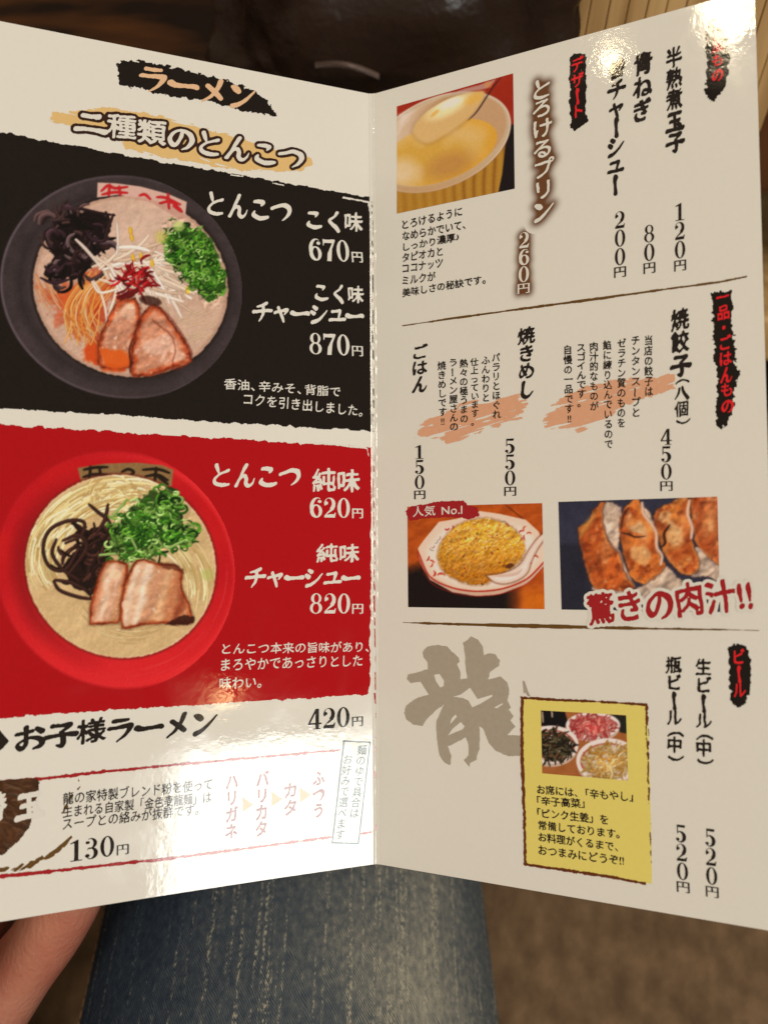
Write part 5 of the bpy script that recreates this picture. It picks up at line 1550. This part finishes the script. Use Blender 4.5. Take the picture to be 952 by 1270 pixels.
for ch in CH:
    P = crom(np.array([(list(at(a, b_, c)) if abs(a) + abs(b_) > 5 else [a, b_, c]) + [d] for a, b_, c, d in ch]), 5)
    T = np.gradient(P[:, :3], axis=0); T /= np.linalg.norm(T, axis=1)[:, None]
    sec = [(P[0, :3] - T[0] * P[0, 3] * q, T[0], P[0, 3] * math.sqrt(max(1 - q * q, .0004))) for q in (.98, .8, .5)]
    sec += [(P[k, :3], T[k], P[k, 3]) for k in range(len(P))]
    sec += [(P[-1, :3] + T[-1] * P[-1, 3] * q, T[-1], P[-1, 3] * math.sqrt(max(1 - q * q, .0004))) for q in (.3, .6, .85, .98)]
    rings = []
    for c, t, rr_ in sec:
        a_ = np.cross(t, [0.3, 0.9, 0.2]); a_ /= np.linalg.norm(a_); b2 = np.cross(t, a_)
        rings.append([c + rr_ * (a_ * math.cos(q) + b2 * math.sin(q)) for q in np.linspace(0, 2 * math.pi, 20, endpoint=False)])
    v_, f_ = loft(rings)
    n0 = sum(len(x) for x in hv)
    f_ = [tuple(int(q) + n0 for q in ff) for ff in f_]
    nr = len(rings)
    f_.append(tuple(n0 + q for q in reversed(range(20)))); f_.append(tuple(n0 + (nr - 1) * 20 + q for q in range(20)))
    hv.append(v_); hf += f_
ho = mesh_obj('hand', np.vstack(hv), hf, M_SKIN, PERS, smooth=True)
ho['label'] = 'hand with reddish fingers gripping the menu from behind'
mo = ho.modifiers.new('merge', 'REMESH'); mo.mode = 'VOXEL'; mo.voxel_size = .0014; mo.use_smooth_shade = True
mo = ho.modifiers.new('relax', 'SMOOTH'); mo.iterations = 14; mo.factor = .5
bpy.context.view_layer.update()
dg = bpy.context.evaluated_depsgraph_get()
nm = bpy.data.meshes.new_from_object(ho.evaluated_get(dg))
ho.modifiers.clear(); ho.data = nm
nm.materials.clear(); nm.materials.append(M_SKIN)
nm.polygons.foreach_set('use_smooth', np.ones(len(nm.polygons), dtype=bool))

# ------------------------------------------------------------------ things on the table
ZT = .695
def on_table(px, py, z=ZT):
    """world point on height z seen at a photo pixel"""
    d = at(px, py, 1.0) - CAM
    t = (z - CAM[2]) / d[2]
    return CAM + d * t

# pine condiment box with grooved upright boards
M_PINE = cam_noise_mat('pine_wood', (.34, .19, .07), (.66, .43, .19), 22, .45, 3, stretch=(6, 6, .4), ramp=(.3, .7))
M_PINED = cam_noise_mat('pine_frame_wood', (.20, .09, .035), (.32, .16, .06), 30, .5, 3, stretch=(4, 4, .5))
c0 = on_table(712, 165)
bxo = empty('wooden_box', (c0[0], c0[1] + .05, ZT), "pale pine box made of upright slats standing beyond the right top of the menu", "box")
bx0, by0 = c0[0], c0[1] + .006
NB_ = 16; bw = .0056
for i in range(NB_):
    x0 = bx0 - .030 + i * (bw + .0002)
    V, Fc = box_vf(x0, x0 + bw, by0 + .0002 * (i % 2), by0 + .010, ZT + .001, ZT + .16, .0006)
    V = np.array(V, float); V[:, 0] += (V[:, 2] - ZT) * .02
    mesh_obj('slat', rotz(V, -.12, (bx0, by0)), Fc, M_PINE, bxo)
V, Fc = box_vf(bx0 - .050, bx0 - .031, by0 - .001, by0 + .075, ZT + .001, ZT + .162, .001)
V = np.array(V, float); V[:, 0] += (V[:, 2] - ZT) * .02
mesh_obj('side_panel', rotz(V, -.12, (bx0, by0)), Fc, M_PINED, bxo)
V, Fc = box_vf(bx0 - .030, bx0 + .066, by0 + .0105, by0 + .075, ZT + .001, ZT + .158, .001)
V = np.array(V, float); V[:, 0] += (V[:, 2] - ZT) * .02
mesh_obj('box_body', rotz(V, -.12, (bx0, by0)), Fc, M_PINED, bxo)

# dark wrapped bundle
m, nt, b = new_mat('dark_plastic_wrap')
b.inputs['Base Color'].default_value = (.026, .014, .010, 1); b.inputs['Roughness'].default_value = .3
tc = node(nt, 'ShaderNodeTexCoord'); n1 = node(nt, 'ShaderNodeTexNoise'); n1.inputs['Scale'].default_value = 40; n1.inputs['Detail'].default_value = 4
bp = node(nt, 'ShaderNodeBump'); bp.inputs['Distance'].default_value = .003
nt.links.new(tc.outputs['Object'], n1.inputs['Vector']); nt.links.new(n1.outputs['Fac'], bp.inputs['Height']); nt.links.new(bp.outputs[0], b.inputs['Normal'])
M_WRAP = m
c1 = on_table(505, 150)
import bmesh as _bm
bun = empty('wrapped_bundle', (c1[0], c1[1] + .03, ZT), "dark brown bundle in glossy plastic wrap lying beyond the fold of the menu", "bundle")
bm = _bm.new(); _bm.ops.create_icosphere(bm, subdivisions=5, radius=1)
from mathutils import noise as mnoise
for v in bm.verts:
    q = v.co.copy()
    s = 1 + .12 * mnoise.noise(q * 2.3) + .05 * mnoise.noise(q * 7)
    sgn = lambda t, e_: math.copysign(abs(t) ** e_, t)
    v.co = Vector((sgn(q.x, .55) * .066 * s, sgn(q.y, .6) * .05 * s, (sgn(q.z, .6) * .034 * s)))
bm.verts.index_update()
V = [np.array(v.co) + np.array([c1[0], c1[1] + .035, ZT + .034]) for v in bm.verts]; Fc = [tuple(v.index for v in f.verts) for f in bm.faces]; bm.free()
V = np.array(V); V[:, 2] = np.maximum(V[:, 2], ZT + .0008)
mesh_obj('wrap', V, Fc, M_WRAP, bun, smooth=True)
ys_ = np.linspace(-1, 1, 24)
M_BAND = cam_noise_mat('pale_band_tape', (.07, .045, .04), (.13, .09, .08), 60, .4)
pA = on_table(392, 70, ZT + .070); pB = on_table(470, 84, ZT + .070)
rings = []
for t in np.linspace(0, 1, 30):
    c = pA * (1 - t) + pB * t + np.array([0, -.004 - .004 * math.sin(t * 3.1), .003 * math.sin(t * 3.1)])
    rings.append([c + np.array([0, 0.0007 * math.sin(a), .0005 * math.cos(a)]) for a in np.linspace(0, 6.28, 10, endpoint=False)])
v_, f_ = loft(rings); mesh_obj('band', v_, f_, M_BAND, bun, smooth=True)

# pale wood tray edge and dark bag at the right margin
c2 = on_table(1010, 330, .62)
post = empty('wooden_stool', (c2[0] + .03, c2[1] + .05, .4488), "low light wooden stool at the right margin beyond the menu", "stool")
V, Fc = box_vf(c2[0] - .06, c2[0] + .20, c2[1] - .01, c2[1] + .16, .575, .60, .004)
mesh_obj('seat', V, Fc, M_PINE, post)
for dx in (-.045, .18):
    for dy in (.005, .14):
        V, Fc = box_vf(c2[0] + dx - .012, c2[0] + dx + .012, c2[1] + dy - .012, c2[1] + dy + .012, .4488, .5745)
        mesh_obj('leg', V, Fc, M_PINE, post)

# wooden chopstick holder / dark bag block filling the band between
c3 = on_table(985, 470, .47)
bag = empty('shoulder_bag', (c3[0] + .07, c3[1] + .02, .449), "black fabric bag on the bench at the right margin", "bag")
M_BAG = cam_noise_mat('black_bag_fabric', (.008, .008, .009), (.022, .022, .024), 500, .85, 2, .0004)
bm = _bm.new(); _bm.ops.create_icosphere(bm, subdivisions=4, radius=1)
for v in bm.verts:
    q = v.co.copy(); s = 1 + .07 * mnoise.noise(q * 2.3)
    v.co = Vector((math.copysign(abs(q.x) ** .5, q.x) * .10 * s, math.copysign(abs(q.y) ** .5, q.y) * .045 * s, math.copysign(abs(q.z) ** .55, q.z) * .055 * s))
bm.verts.index_update()
V = np.array([np.array(v.co) + np.array([c3[0] + .07, c3[1] + .02, .449 + .055]) for v in bm.verts]); Fc = [tuple(v.index for v in f.verts) for f in bm.faces]; bm.free()
V[:, 2] = np.maximum(V[:, 2], .4492)
mesh_obj('bag_body', V, Fc, M_BAG, bag, smooth=True)
rings = []
for t in np.linspace(0, math.pi, 40):
    c = np.array([c3[0] + .07 + .07 * math.cos(t), c3[1] + .02, .55 + .06 * math.sin(t)])
    dr = np.array([math.cos(t), 0, math.sin(t)])
    rings.append([c + dr * .003 * math.cos(a) + np.array([0, .009 * math.sin(a), 0]) for a in np.linspace(0, 6.28, 12, endpoint=False)])
v_, f_ = loft(rings); mesh_obj('handle', v_, f_, M_BAG, bag, smooth=True)
